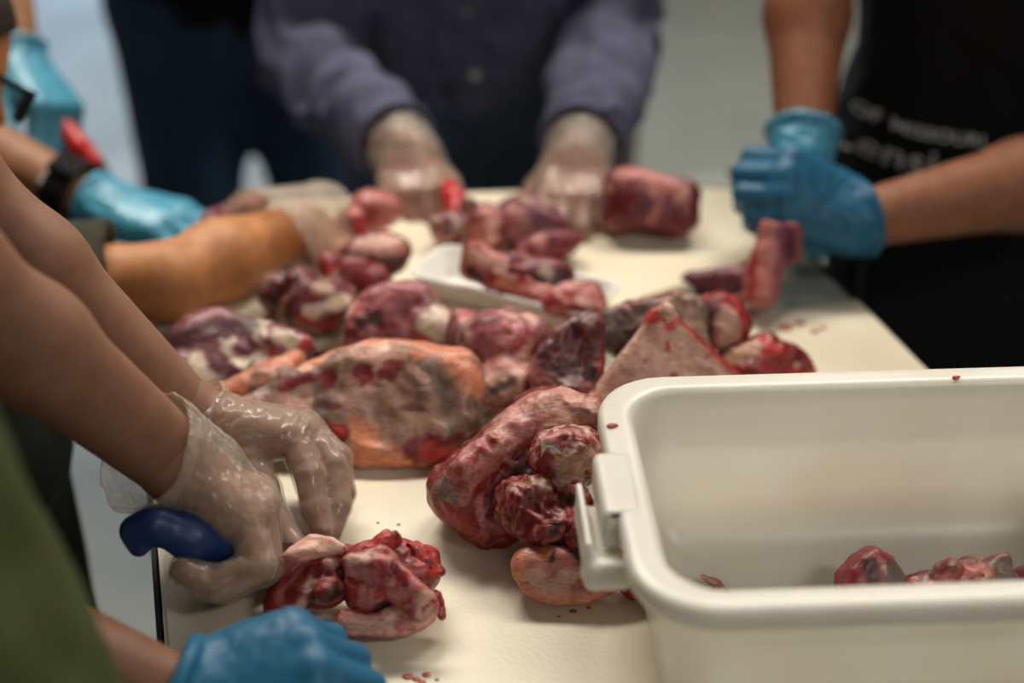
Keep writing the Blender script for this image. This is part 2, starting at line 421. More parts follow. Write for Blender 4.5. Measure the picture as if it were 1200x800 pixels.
# ------------------------------------------------------------------ white tub and tray (lofted rounded rectangles)
def rrect(L, D, r, n=8):
    out = []
    for cx, cy, a0 in ((L/2-r, D/2-r, 0), (-L/2+r, D/2-r, 90), (-L/2+r, -D/2+r, 180), (L/2-r, -D/2+r, 270)):
        for i in range(n+1):
            a = math.radians(a0+90*i/n); out.append((cx+r*math.cos(a), cy+r*math.sin(a)))
    return out
def loft(name, L, D, r, prof, m, parent):
    bm = bmesh.new(); rings = []
    for ins, z in prof:
        rr = max(r-ins*.7, .006)
        rings.append([bm.verts.new((x, y, z)) for x, y in rrect(L-2*ins, D-2*ins, rr)])
    n = len(rings[0])
    for a, b in zip(rings[:-1], rings[1:]):
        for i in range(n): bm.faces.new((a[i], a[(i+1) % n], b[(i+1) % n], b[i]))
    bm.faces.new(rings[0][::-1]); bm.faces.new(rings[-1])
    bmesh.ops.recalc_face_normals(bm, faces=bm.faces)
    return bmobj(name, bm, m, parent, smooth=True)
YW = math.radians(3.2)
TUBC = np.array([.2655, .779, 1.05]); TL, TD, TH = .40, .268, .1375
tub = empty('white_tub', TUBC-[0, 0, TH], 'large white plastic tub with rolled rim and side handle holding meat', 'tub')
tub.rotation_euler = (0, 0, YW)
prof = [(.036, -.1375), (.033, -.135), (.031, -.128), (.0245, -.018), (.0235, -.0155), (.003, -.0155), (.0008, -.0145), (0, -.012), (.0002, -.005), (.0015, -.002), (.004, -.0004), (.008, 0), (.016, 0), (.020, -.0006), (.0225, -.0025), (.0245, -.006), (.027, -.016)]+[(.031+.055*(1-math.cos(math.radians(a))), -.078-.0555*math.sin(math.radians(a))) for a in range(0, 91, 9)]
loft('body', TL, TD, .052, [(a, b+TH) for a, b in prof], PLASTIC, tub)
for s in (-1, 1):
    x0 = s*(TL/2); I3 = np.eye(3)
    hp_ = [rbox((x0-s*.004, .0, TH-.0145), I3, (.0135, .036, .0150), .006), rbox((x0+s*.0085, -.020, TH-.036), I3, (.012, .040, .0028), .0022, .006), rbox((x0+s*.0195, -.014, TH-.028), I3, (.0022, .034, .0145), .0018, .006), rbox((x0+s*.006, -.052, TH-.033), I3, (.014, .007, .009), .004, .012)]
    pos, F = sdf_mesh(hp_, .0014, None, 0, 2); link('handle', qmesh('handle', pos, F, np.zeros(3)), PLASTIC, tub)
c0, c1, c2 = pz(478, 322, .956), pz(688, 371, .956), pz(726, 316, .956)
tx = nrm(c1-c0); ty = nrm(np.cross([0, 0, 1], tx)); TRL = np.linalg.norm(c1-c0)+.01; TRD = .078
TRC = c0+tx*(TRL/2-.004)+ty*(TRD/2)
tray = empty('white_tray', [TRC[0], TRC[1], .927], 'shallow white tray of meat strips in the middle of the far board', 'tray')
tray.rotation_euler = (0, 0, math.atan2(tx[1], tx[0]))
loft('body', TRL, TRD, .016, [(.014, 0), (.0125, .001), (.004, .0265), (.0005, .0275), (0, .029), (.0015, .030), (.003, .030), (.005, .029), (.0155, .004), (.019, .003)], mat('white_foam', (.80, .77, .72), .4), tray)

# ------------------------------------------------------------------ meat
DR = np.array([.175, .013, .017]); RED = np.array([.29, .022, .022]); BRT = np.array([.46, .035, .03]); PUR = np.array([.105, .016, .032]); DK = np.array([.05, .012, .014])
PINK = np.array([.50, .16, .140]); FAT = np.array([.67, .37, .295]); ORG = np.array([.64, .225, .12]); CRM = np.array([.72, .55, .42]); TAN = np.array([.33, .18, .12]); GRY = np.array([.17, .115, .10])
MAU = np.array([.26, .075, .085])
def blob(x, y, z, rx, ry, rd, ang=0, k=.008, d=None):
    d = dz(y, z) if d is None else d
    a = math.radians(ang); s = d/FPX
    A = np.stack([cR*math.cos(a)+cU*math.sin(a), -cR*math.sin(a)+cU*math.cos(a), cV])
    return ell(px(x, y, d), A, (rx*s, ry*s, rd), k)
def rod(x0, y0, z0, x1, y1, z1, r0, r1, k=.006):
    return cone(pz(x0, y0, z0), pz(x1, y1, z1), r0, r1, k)
def pslab(pts, anchor, n, th, r, k=.005):
    p0 = pz(*anchor); n = nrm(n)
    return slab([pplane(x, y, p0, n) for x, y in pts], n, th, r, k)
class Ctx: pass
def trace(x, y, f, z):
    r = nrm(px(x, y, 1)-CAM); t = .55; 
    for _ in range(70):
        d = float(f((CAM+r*t)[None])[0])
        if d < .0004: return CAM+r*t
        t += max(d*.8, .0006)
        if t > 2.6: break
    return pz(x, y, z)
def spots(lst, rad, soft=.4, wob=.4):
    """mask round points / segments: the pixel is looked up on the piece's own surface"""
    def f(c):
        m = np.zeros(len(c.P))
        for q in lst:
            a = trace(q[0], q[1], c.f, q[2]); b = a if len(q) < 6 else trace(q[3], q[4], c.f, q[5])
            r = q[6] if len(q) > 6 else (q[3] if len(q) == 4 else rad)
            ba = b-a; h = np.clip(((c.P-a)@ba)/max(ba@ba, 1e-9), 0, 1)
            d = np.linalg.norm(c.P-a-h[:, None]*ba, axis=1)
            m = np.maximum(m, 1-sstep(r*(1-soft), r*(1+soft), d+(c.n2-.5)*r*2*wob))
        return m
    return f
def facing(v, t, soft=.15, wob=.5):
    v = nrm(v); return lambda c: sstep(t-soft, t+soft, c.N@v+(c.n1-.5)*2*wob)
def noise(s, t, soft=.06, o=3, st=None, seed=0, g=1):
    def f(c):
        P = c.P+seed*3.1
        if st is not None: P = P*np.array(st)
        return g*sstep(t-soft, t+soft, fbm(P, s, o))
    return f
def rid(s, t, soft=.05, st=None, seed=0, g=1):
    def f(c):
        P = c.P+seed*3.1
        if st is not None: P = P*np.array(st)
        return g*sstep(t-soft, t+soft, ridge(P+.006*(c.n2[:, None]-.5), s, 1))
    return f
UPV = (0, 0, 1); CAMV = -cV
def meat_field(prims, lump, ls, fold, fs):
    def post(P, d):
        return d+lump*2*(fbm(P, ls, 2)-.5)+fold*(.5-ridge(P, fs, 2))*2
    return post
def meat_mesh(name, prims, layers, h=.002, lump=.004, ls=.022, fold=.002, fs=.012, base=(DR, RED), origin=None, bscale=.012, cuts=None):
    post0 = meat_field(prims, lump, ls, fold, fs)
    zmin = .9168 if (origin is not None and origin[0] > .12 and origin[1] < .9) else (.9263 if (origin is not None and origin[1] > 1.28) else .9122)
    clip = name != 'meat_scrap'
    def post(P, d):
        d = post0(P, d)
        if origin is not None and clip: d = np.maximum(d, zmin-P[:, 2])
        if cuts:
            for cpr, kk in cuts: 
                e = -cpr.f(P); d = -smin(-d, -e, kk)
        return d
    pos, F = sdf_mesh(prims, h, post, lump+fold, 1)
    N = vnormals(pos, F); c = Ctx(); c.P = pos; c.N = N; c.f = field(prims); c.n1 = fbm(pos, .016, 3); c.n2 = fbm(pos+5, .006, 3)
    t = sstep(.35, .65, fbm(pos+2, bscale, 3))[:, None]
    col = base[0]*(1-t)+base[1]*t
    for lc, mf in layers:
        m = np.clip(mf(c), 0, 1)[:, None]; col = col*(1-m)+np.asarray(lc)*m
    return qmesh(name, pos, F, origin, np.clip(col*(.86+.28*c.n2[:, None]), 0, 1))
MEATS = []
def meat(label, prims, layers, parts=(), **kw):
    lo = np.min([p.lo for p in prims], 0); hi = np.max([p.hi for p in prims], 0)
    o0 = np.array([(lo[0]+hi[0])/2, (lo[1]+hi[1])/2, lo[2]])
    if not parts:
        o = link('meat_cut', meat_mesh('meat_cut', prims, layers, origin=o0, **kw), MEAT); o.location = o0
        return tag(o, label, 'meat', 'pieces of raw meat')
    e = empty('meat_cut', o0, label, 'meat', 'pieces of raw meat')
    link('muscle', meat_mesh('muscle', prims, layers, origin=o0, **kw), MEAT, e)
    for nm, lb, pr, ly, k2 in parts:
        o = link(nm, meat_mesh(nm, pr, ly, origin=o0, **k2), MEAT, e)
        if lb: o['label'] = lb
    return e
marb = lambda g=.8: (PINK, rid(.011, .90, .05, seed=1, g=g))

# --- folded cut being trimmed, in focus
meat('dark red folded cut with a fatty edge lying by the blue knife blade',
     [blob(452, 672, .946, 46, 32, .028, -8), blob(430, 652, .955, 28, 18, .022, 10), blob(490, 672, .943, 24, 34, .024, -30), blob(462, 644, .962, 24, 15, .014, -10), blob(440, 697, .935, 32, 22, .022, 0), blob(425, 686, .945, 18, 24, .014, 5, .003)],
     [(DK*1.1, spots([(450, 708, .945, 484, 704, .94, .010), (402, 690, .94, 408, 706, .935, .006)], .01)),
      (BRT*.9, noise(.012, .64, .05, seed=4)), (PINK, rid(.014, .91, .04, g=.6)),
      (PINK*.85, spots([(426, 688, .955, 430, 700, .945, .004), (418, 676, .955, 436, 680, .945, .0025)], .004, wob=.8)), 
      (BRT, spots([(425, 640, .972, 452, 634, .972, .004), (480, 640, .97, 508, 668, .95, .006)], .006))],
     parts=[('trim_flap', 'pale pink trimmed flap pinched by gloved fingertips', [pslab([(328, 652), (340, 638), (362, 624), (390, 626), (406, 638), (398, 648), (370, 653), (345, 655)], (365, 640, .964), (-.2, -.55, .8), .009, .0035, .006), blob(352, 648, .962, 20, 9, .006, 18)], [(FAT*np.array([1, .82, .82]), noise(.01, .42)), (FAT, facing(UPV, .4))], dict(h=.0013, lump=.0016, fold=.0008, base=(PINK, FAT))),
            ('membrane', 'pale mauve membrane draped over the cut', [pslab([(402, 655), (418, 645), (444, 640), (462, 650), (476, 668), (492, 686), (510, 694), (514, 712), (500, 726), (480, 722), (460, 708), (446, 690), (428, 678), (406, 672)], (455, 675, .964), (.05, -.70, .70), .006, .0028, .006), rod(448, 648, .972, 490, 695, .955, .005, .006, .006), rod(412, 656, .972, 450, 662, .972, .004, .004, .006)],
             [(PINK*.95, spots([(475, 690, .96, 505, 706, .95, .010), (445, 646, .97, 470, 672, .965, .005)], .009, wob=.7)), (DR, spots([(462, 664, .97, 474, 682, .962, .0035)], .004, wob=.5)), (FAT*.85, spots([(500, 700, .95, 496, 718, .945, .006), (412, 655, .97, 426, 652, .97, .005)], .006)), (BRT*.8, noise(.008, .68, .04))], dict(h=.0013, lump=.0016, ls=.014, fold=.001, fs=.008, base=(DR*1.4, PINK*.75))),
            ('shank_end', None, [blob(352, 688, .932, 30, 20, .020, 30), blob(332, 706, .924, 25, 16, .016, 20), blob(385, 662, .945, 34, 18, .018, 24), blob(386, 690, .935, 26, 18, .018, 25)],
             [(FAT*.85, spots([(350, 710, .945, 366, 682, .955, .004), (392, 662, .965, 384, 655, .965, .003)], .004)), (DK*1.2, spots([(370, 705, .94, 395, 690, .94, .006)], .006)), (PINK, rid(.012, .91, .05, seed=3, g=.5))], dict(h=.0014, lump=.003, ls=.018, fold=.0015, fs=.010)),
            ('ragged_edge', None, [blob(457, 632, .975, 13, 10, .007, 25), blob(440, 639, .972, 18, 6, .007, 20), blob(498, 660, .955, 18, 9, .010, -40), blob(511, 668, .952, 9, 7, .007, -20), blob(492, 647, .962, 16, 8, .010, -40), blob(514, 708, .935, 6, 19, .006, 15)], [(BRT*1.1, noise(.006, .5)), (PINK, noise(.004, .68, .03))], dict(h=.0011, lump=.0022, ls=.006, fold=.0010, fs=.005)),
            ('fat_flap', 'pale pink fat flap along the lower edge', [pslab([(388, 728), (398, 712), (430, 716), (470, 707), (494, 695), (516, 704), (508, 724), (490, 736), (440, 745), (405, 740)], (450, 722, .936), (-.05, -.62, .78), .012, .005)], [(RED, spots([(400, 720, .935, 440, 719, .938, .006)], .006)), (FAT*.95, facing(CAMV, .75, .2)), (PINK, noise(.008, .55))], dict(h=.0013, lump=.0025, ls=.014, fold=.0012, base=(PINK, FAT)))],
     h=.0013, lump=.0030, ls=.022, fold=.0018, fs=.012)
# --- big breast slab
meat('large meat slab with orange fat edge and tan membrane behind the clear gloves',
     [pslab([(262, 470), (300, 455), (335, 428), (395, 405), (440, 400), (520, 405), (548, 420), (560, 455), (558, 492), (535, 522), (500, 540), (420, 543), (380, 520), (320, 500)], (430, 470, .960), (.02, -.62, .78), .040, .016, .02),
      blob(475, 440, .965, 75, 34, .022, -6, .02), blob(540, 450, .955, 24, 40, .026, 0, .02), rod(255, 470, .935, 330, 440, .95, .012, .012, .02), rod(250, 450, .930, 345, 420, .95, .012, .010, .02)],
     [(GRY*.75, noise(.03, .48, .12, st=(1, .5, .5), seed=2, g=.9)), (FAT*.6, rid(.022, .84, .08, st=(1.8, .6, .8), seed=5, g=.55)), (DK*2, noise(.016, .66, .05, st=(.6, 1.3, 1.3), seed=8, g=.7)),
      (ORG, spots([(250, 468, .945, 345, 425, .955, .014), (345, 425, .965, 440, 402, .970, .013), (440, 402, .975, 530, 408, .975, .015), (535, 415, .97, 556, 450, .965, .013)], .012, wob=.6)),
      (FAT*.95, spots([(420, 412, .985, 470, 410, .985, .008), (270, 480, .95, 350, 480, .955, .012), (395, 520, .935, 440, 538, .925, .014), (480, 430, .985, 500, 445, .98, .004), (300, 492, .945, 350, 500, .94, .01)], .01, wob=.6)),
      (ORG*1.05, spots([(420, 505, .945, 435, 515, .94, .010), (420, 535, .925, 480, 540, .92, .010), (385, 415, .975, 360, 432, .97, .006)], .01, wob=.6)),
      (DR, spots([(333, 455, .968, 362, 443, .972, .006), (383, 444, .975, .009), (426, 437, .98, .010), (456, 434, .985, .011), (380, 502, .95, 398, 508, .945, .009), (490, 528, .925, 535, 524, .925, .012)], .008, soft=.25)),
      (BRT, spots([(396, 506, .948, .006), (500, 530, .925, 528, 530, .92, .008)], .006))],
     h=.0022, lump=.004, ls=.035, fold=.0025, fs=.022, base=(TAN*.75, TAN*1.05),
     cuts=[(blob(456, 434, .99, 13, 9, .012), .006), (blob(426, 437, .985, 11, 8, .012), .006), (blob(385, 446, .98, 12, 8, .010), .006), (rod(335, 456, .975, 362, 443, .98, .005, .005), .006)])
# --- purple mottled slab at the left
meat('flat purple and white mottled slab beside the light-skinned forearm',
     [pslab([(186, 402), (215, 368), (255, 358), (300, 368), (345, 382), (362, 398), (352, 420), (310, 432), (270, 448), (235, 462), (205, 440)], (270, 405, .962), (.05, -.5, .85), .030, .012, .012), blob(330, 405, .955, 32, 20, .018, -10, .015), blob(240, 385, .955, 40, 20, .018, 10, .015)],
     [(MAU, noise(.022, .52, .06, seed=1)), (CRM*.85, noise(.02, .60, .04, seed=7)), (DK*1.6, spots([(200, 400, .962, 290, 378, .968, .011)], .01, wob=.7)),
      (CRM*.9, spots([(280, 425, .95, 310, 420, .955, .010), (240, 440, .945, 230, 420, .95, .008), (330, 396, .972, 345, 400, .968, .008), (250, 362, .97, .008), (270, 440, .94, 240, 455, .935, .010)], .008, wob=.7)),
      (PUR*.9, spots([(255, 425, .955, 275, 440, .945, .009), (215, 445, .945, .008), (290, 408, .962, .009)], .008, wob=.6)), (BRT, spots([(318, 412, .962, 322, 425, .955, .004), (358, 400, .965, 350, 415, .958, .005)], .004))],
     h=.0025, lump=.005, ls=.03, fold=.002, fs=.016, base=(PUR*1.5, MAU*.8))
# --- centre-left pieces
meat('purple pink fan shaped piece with pale membrane left of the white tray',
     [pslab([(404, 392), (410, 360), (432, 332), (470, 326), (500, 340), (520, 360), (535, 380), (520, 398), (470, 402), (430, 402)], (465, 365, .968), (-.05, -.55, .83), .032, .013, .012), blob(455, 362, .962, 45, 26, .022, 25, .015), blob(508, 385, .955, 24, 18, .02, 0, .012)],
     [(MAU*1.35, noise(.02, .47, .08, st=(1, 2, 2), seed=3)), (FAT*.9, noise(.018, .60, .05, seed=9)), (DK*1.4, spots([(425, 378, .968, 440, 372, .97, .007), (498, 348, .972, 510, 360, .965, .006)], .006)),
      (CRM*.95, spots([(500, 380, .97, 530, 392, .965, .012), (512, 366, .972, .009)], .01, wob=.6)), (BRT, spots([(406, 385, .965, 420, 355, .97, .003), (500, 400, .95, 490, 395, .955, .005)], .004)), (MAU*1.5, spots([(440, 342, .98, 480, 340, .98, .010)], .01))],
     h=.0025, lump=.004, ls=.025, fold=.003, fs=.015, base=(MAU*.8, DR))
meat('dark chunk with a bright white fat streak below the bent wrist',
     [blob(372, 360, .955, 46, 32, .030, 6), blob(328, 344, .948, 26, 28, .022, 0, .004), blob(352, 338, .962, 22, 26, .022, 0, .004), blob(398, 350, .955, 22, 24, .022)],
     [(TAN*.7, noise(.016, .56, .06, seed=2)), (CRM*1.05, spots([(362, 366, .975, 408, 350, .980, .007)], .007, wob=.5)), (RED, spots([(352, 374, .965, 400, 380, .96, .006)], .006)), (DK, spots([(340, 350, .97, 336, 372, .96, .005), (322, 350, .96, .007)], .006)), (TAN, spots([(378, 338, .982, .010)], .01))],
     h=.0026, lump=.005, ls=.024, fold=.002, base=(PUR, DR*.8))
meat('deep red lump between the white streaked chunk and the cream topped chunk',
     [blob(410, 322, .955, 30, 22, .022, 10), blob(438, 330, .950, 22, 20, .02), blob(392, 312, .952, 18, 18, .02)], [(BRT*.7, noise(.012, .6, .05)), (TAN, spots([(395, 318, .97, 405, 336, .96, .006)], .006, wob=.8)), (DK, noise(.016, .66, .05, seed=4))], h=.0027, lump=.005, ls=.018, fold=.002, base=(DR, RED*.9))
meat('chunk with cream fat top and dark purple side under the loose plastic glove',
     [blob(444, 298, .962, 36, 27, .028, 5), blob(418, 304, .958, 24, 22, .022)],
     [(FAT, spots([(428, 288, .985, 462, 286, .985, .013), (422, 298, .975, .010)], .01, wob=.6)), (DK*1.6, spots([(436, 312, .965, 476, 304, .965, .010)], .008)), (ORG*.9, noise(.012, .68, .04))],
     h=.0028, lump=.005, ls=.022, fold=.002, base=(DR, PUR*1.4))
meat('round bright red chunk behind the cream topped chunk at the far board',
     [blob(440, 246, .958, 32, 24, .028), blob(415, 262, .95, 26, 18, .024)],
     [(PINK*.9, noise(.014, .52, .08)), (PINK, spots([(440, 234, .985, 455, 240, .98, .012)], .012, wob=.6))], h=.003, lump=.005, ls=.02, base=(RED, BRT))
meat('dark maroon strip of meat behind the clear plastic wrist cuff',
     [rod(245, 262, .945, 300, 238, .95, .012, .014), blob(285, 245, .945, 24, 11, .02, 20)], [(PINK, noise(.014, .62, .05))], h=.003, lump=.004, base=(PUR, DR))
meat('leg piece with pale ringed cut face right of the orange edged slab',
     [blob(588, 402, .968, 52, 38, .034, -6), blob(545, 392, .955, 22, 28, .026), blob(592, 448, .950, 40, 26, .030, 10), blob(625, 400, .965, 22, 28, .026)],
     [(MAU*1.25, spots([(580, 398, .998, 600, 404, .99, .016)], .014, wob=.5)), (FAT*.92, spots([(545, 372, .985, 600, 370, 1.0, .007), (620, 372, .99, 612, 425, .975, .008), (548, 385, .98, 556, 425, .965, .008), (560, 425, .972, 610, 430, .972, .009), (575, 450, .96, 620, 440, .965, .016), (565, 465, .95, .010)], .008, wob=.6)),
      (GRY*.8, spots([(578, 458, .968, 604, 444, .97, .004), (543, 380, .98, 548, 402, .97, .005)], .006, wob=1)), (BRT*.9, spots([(540, 368, .985, 612, 362, .99, .004), (605, 405, .985, 618, 388, .985, .004), (575, 378, 1.0, 600, 378, 1.0, .003)], .004)), (PINK, noise(.015, .6, .05, seed=4, g=.7))],
     h=.0022, lump=.005, ls=.022, fold=.003, fs=.013, base=(MAU*.9, MAU*1.3))
meat('almost black red cut face with crumbly edge left of the triangular slab',
     [pslab([(638, 398), (664, 373), (698, 364), (712, 392), (710, 436), (692, 462), (650, 464), (626, 446), (628, 415)], (670, 420, .985), (.12, -.72, .68), .05, .007, .006), blob(690, 385, .998, 18, 20, .020, 0, .004), blob(640, 445, .962, 22, 22, .022, 0, .003), blob(668, 455, .962, 26, 12, .018, 0, .003)],
     [(PINK*.85, spots([(625, 400, .985, 628, 450, .96, .011), (650, 374, 1.01, 632, 395, .99, .006)], .01, wob=.6)), (TAN*1.1, spots([(640, 458, .955, 690, 462, .955, .010)], .01, wob=.9)), (BRT*.7, spots([(704, 385, 1.0, 708, 440, .975, .007)], .006)), (np.array([.085, .013, .017]), spots([(652, 418, .99, 690, 392, 1.0, .017)], .018, wob=.5)), (DK*1.1, spots([(655, 432, .98, 690, 440, .97, .009)], .01, wob=.7)), (PINK*.6, rid(.012, .9, .05, seed=2, g=.7)), (TAN*.7, noise(.008, .74, .04, seed=3))],
     h=.0018, lump=.0032, ls=.016, fold=.0022, fs=.009, base=(PUR*.8, DR*.6))
meat('grey brown rib slab with red top edge behind the triangular slab',
     [pslab([(702, 400), (706, 362), (735, 350), (808, 338), (822, 352), (830, 412), (790, 425), (740, 430)], (760, 380, .985), (-.05, -.75, .62), .030, .010, .01), blob(800, 375, .97, 28, 34, .022, 0, .012)],
     [(TAN*1.0, spots([(795, 350, 1.01, 815, 405, .98, .020)], .02, wob=.3)), (DR*1.15, spots([(705, 362, 1.0, 770, 346, 1.008, .006), (770, 346, 1.008, 800, 340, 1.01, .004)], .005)), (GRY*1.5, rid(.012, .82, .08, st=(1, 1.5, 1.5), seed=2, g=.7)), (FAT*.7, noise(.007, .70, .03, seed=1))],
     h=.0022, lump=.003, ls=.02, fold=.003, fs=.012, base=(GRY*.8, GRY*1.2))
meat('pale pink triangular slab standing point upward behind the white tub',
     [pslab([(783, 352), (792, 362), (800, 374), (872, 440), (880, 475), (800, 500), (700, 505), (677, 492), (676, 484), (696, 455), (740, 398), (764, 362)], (770, 430, .985), (.08, -.80, .60), .016, .006, .008), blob(782, 366, 1.035, 9, 12, .007, 0, .008), rod(690, 482, .965, 676, 488, .962, .008, .007, .01)],
     [(RED*1.25, spots([(768, 366, 1.03, 800, 374, 1.03, .008), (800, 376, 1.03, 870, 440, .985, .0075)], .007, wob=.6)), (BRT*1.1, spots([(758, 370, 1.03, 764, 372, 1.03, .006), (786, 378, 1.03, .007)], .005)), (FAT*.9, spots([(783, 352, 1.04, 786, 360, 1.04, .005), (795, 415, 1.0, 822, 438, .985, .0025), (678, 488, .96, 700, 460, .97, .006)], .004)), (ORG, spots([(676, 488, .96, 700, 470, .968, .006)], .006)), (BRT, spots([(783, 402, 1.01, 783, 410, 1.005, .0025)], .003)), (RED, noise(.014, .72, .05))],
     h=.0015, lump=.0022, ls=.03, fold=.0006, base=(np.array([.55, .29, .225]), np.array([.60, .35, .27])), bscale=.03)
meat('red rimmed chunk with a cream bone centre right of the rib slab',
     [blob(846, 378, .958, 33, 34, .026), blob(828, 372, .955, 18, 26, .024)],
     [(FAT*.85, spots([(853, 372, .985, 855, 400, .97, .011)], .01, wob=.4)), (DK, spots([(828, 365, .98, 824, 390, .965, .008)], .006)), (BRT, spots([(818, 352, .985, 860, 350, .985, .005), (866, 360, .975, 874, 392, .96, .005)], .005))],
     h=.0022, lump=.004, ls=.018, fold=.003, base=(DR*.8, RED))
meat('deep red chunk with a tan fat band right of the triangular slab',
     [blob(905, 418, .938, 40, 24, .026, -12), blob(868, 415, .94, 32, 13, .018, 22), blob(898, 398, .955, 12, 9, .010, 40), blob(935, 430, .93, 20, 14, .02, -20), blob(885, 435, .932, 30, 20, .022)],
     [(TAN*1.5, spots([(848, 424, .945, 892, 400, .962, .009)], .009, wob=.4)), (BRT*1.1, spots([(892, 396, .968, 902, 404, .962, .005), (900, 412, .965, 912, 410, .965, .005), (930, 436, .95, 948, 438, .94, .005)], .005)), (FAT, spots([(934, 428, .95, .003)], .003))],
     h=.0019, lump=.003, ls=.016, fold=.002, base=(DR*.9, RED*.9))
# --- pile left of the tub
meat('long cut with pale pink fat top forming the left of the near pile',
     [pslab([(655, 448), (700, 462), (708, 488), (668, 512), (650, 545), (625, 590), (592, 622), (560, 628), (520, 606), (500, 580), (504, 555), (540, 515), (585, 478), (620, 456)], (600, 530, .982), (-.18, -.62, .76), .058, .014, .012),
      blob(648, 484, .972, 50, 28, .034, -14, .012), blob(540, 575, .950, 36, 36, .030, 10, .012), blob(572, 612, .925, 26, 26, .02, 0, .01), rod(600, 505, .99, 545, 555, .975, .012, .012, .012)],
     [(DK*1.1, spots([(640, 535, .97, 600, 590, .955, .015), (660, 510, .975, 612, 545, .975, .008)], .012, wob=.5)),
      (FAT*np.array([.86, .74, .72]), spots([(655, 458, 1.0, 605, 488, .99, .020), (600, 490, .99, 565, 525, .975, .015), (655, 475, .99, 694, 476, .98, .012)], .015, soft=.6, wob=.7)), (PINK*.8, spots([(565, 525, .98, 525, 562, .96, .013), (620, 505, .985, .016)], .012, soft=.6, wob=.9)),
      (FAT*.95, spots([(645, 503, .985, 690, 484, .985, .007)], .007, wob=.3)), (GRY*1.1, spots([(516, 572, .955, 528, 580, .95, .009), (640, 478, .995, 690, 482, .985, .0022), (620, 487, .995, 660, 476, .995, .0015)], .008, wob=.5)), (PINK*.8, spots([(545, 585, .96, 560, 560, .97, .004), (565, 612, .945, 562, 585, .955, .003), (508, 590, .94, 530, 612, .925, .004)], .004, wob=.8)),
      (RED*.95, spots([(538, 552, .97, 580, 516, .975, .0035), (655, 497, .99, 610, 524, .985, .0025), (520, 600, .935, 545, 615, .92, .008)], .004, wob=.8)), (PINK*.75, rid(.013, .90, .05, st=(1.4, 1, 1), seed=4, g=.5))],
     h=.0016, lump=.0032, ls=.024, fold=.0022, fs=.013, base=(DR*.8, RED*.85), cuts=[(rod(660, 508, .995, 606, 535, .985, .0025, .0025), .005), (rod(632, 520, .99, 590, 610, .96, .003, .003), .006)])
meat('round fatty cut end leaning on the tub below the triangular slab',
     [blob(656, 532, .990, 38, 31, .022, 18), blob(688, 536, .982, 24, 30, .018), blob(660, 562, .975, 26, 16, .018, 0, .004), blob(680, 512, .992, 22, 13, .016, 0)],
     [(FAT*.95, spots([(665, 545, .985, 700, 535, .985, .010), (652, 568, .97, 668, 556, .975, .005)], .009, wob=.4)), (PINK, spots([(640, 515, .99, 690, 510, .985, .006), (625, 545, .975, 632, 520, .985, .004)], .005, wob=.6)), (GRY, spots([(650, 527, .995, 640, 520, .99, .004)], .004)), (CRM, rid(.009, .88, .06, seed=6, g=.6))],
     h=.0016, lump=.003, ls=.014, fold=.002, fs=.008, base=(DR, RED*.8))
meat('coarse grained red muscle piece below the round fatty cut end',
     [blob(624, 592, .962, 40, 34, .022, 35), blob(640, 618, .952, 36, 26, .022, 0), blob(602, 588, .958, 20, 24, .018, 30)],
     [(PINK*.8, rid(.009, .86, .07, st=(2, .8, .8), seed=8, g=.7)), (BRT*.8, spots([(645, 632, .95, 668, 612, .955, .005)], .005)), (DK, noise(.016, .64, .05, seed=3)), (PINK, spots([(660, 620, .955, 640, 636, .945, .003)], .003)), (TAN, spots([(600, 575, .97, 640, 568, .975, .005)], .005, wob=.6))],
     h=.0017, lump=.004, ls=.016, fold=.003, fs=.008, base=(DR*.75, RED*.7))
meat('dark ragged red piece hanging under the tub handle',
     [blob(672, 590, .965, 20, 26, .016, 20), blob(685, 628, .952, 34, 24, .018, -35), blob(708, 652, .94, 30, 14, .014, -25), blob(655, 575, .97, 18, 12, .012, 0)],
     [(PINK, spots([(652, 568, .985, 680, 575, .985, .005), (662, 592, .975, 668, 606, .97, .003), (668, 572, .985, .006)], .005, wob=.7)), (DK, spots([(690, 640, .95, 655, 640, .945, .010), (668, 585, .98, .005)], .008)), (BRT*.7, noise(.009, .62, .05))],
     h=.0016, lump=.004, ls=.012, fold=.003, fs=.008, base=(DR*.55, DR))
meat('flat pink fat slab at the bottom of the near pile by the tub wall',
     [pslab([(600, 668), (604, 645), (640, 640), (700, 655), (728, 664), (724, 690), (690, 704), (640, 705), (612, 690)], (660, 675, .938), (-.05, -.72, .70), .026, .008, .008), blob(622, 660, .935, 22, 18, .016), rod(650, 652, .945, 735, 670, .935, .008, .008)],
     [(DK*1.2, spots([(650, 652, .955, 720, 662, .95, .006)], .006, wob=.5)), (ORG*.9, spots([(605, 660, .945, 630, 650, .95, .008), (612, 690, .93, 720, 688, .925, .008)], .006, wob=.8)), (FAT*.9, spots([(630, 678, .948, 715, 682, .942, .009)], .008, wob=.5)), (GRY*1.2, spots([(700, 678, .945, 708, 690, .94, .004)], .005, wob=.6)), (PINK, noise(.01, .6, .05))],
     h=.0016, lump=.003, ls=.018, fold=.0015, base=(PINK, np.array([.60, .27, .19])))
meat('small dark red scrap between the pink fat slab and the tub wall',
     [blob(736, 678, .928, 13, 17, .010), blob(745, 690, .922, 8, 10, .008)], [(BRT, noise(.006, .5))], h=.0016, lump=.002, ls=.01, base=(DR, RED))
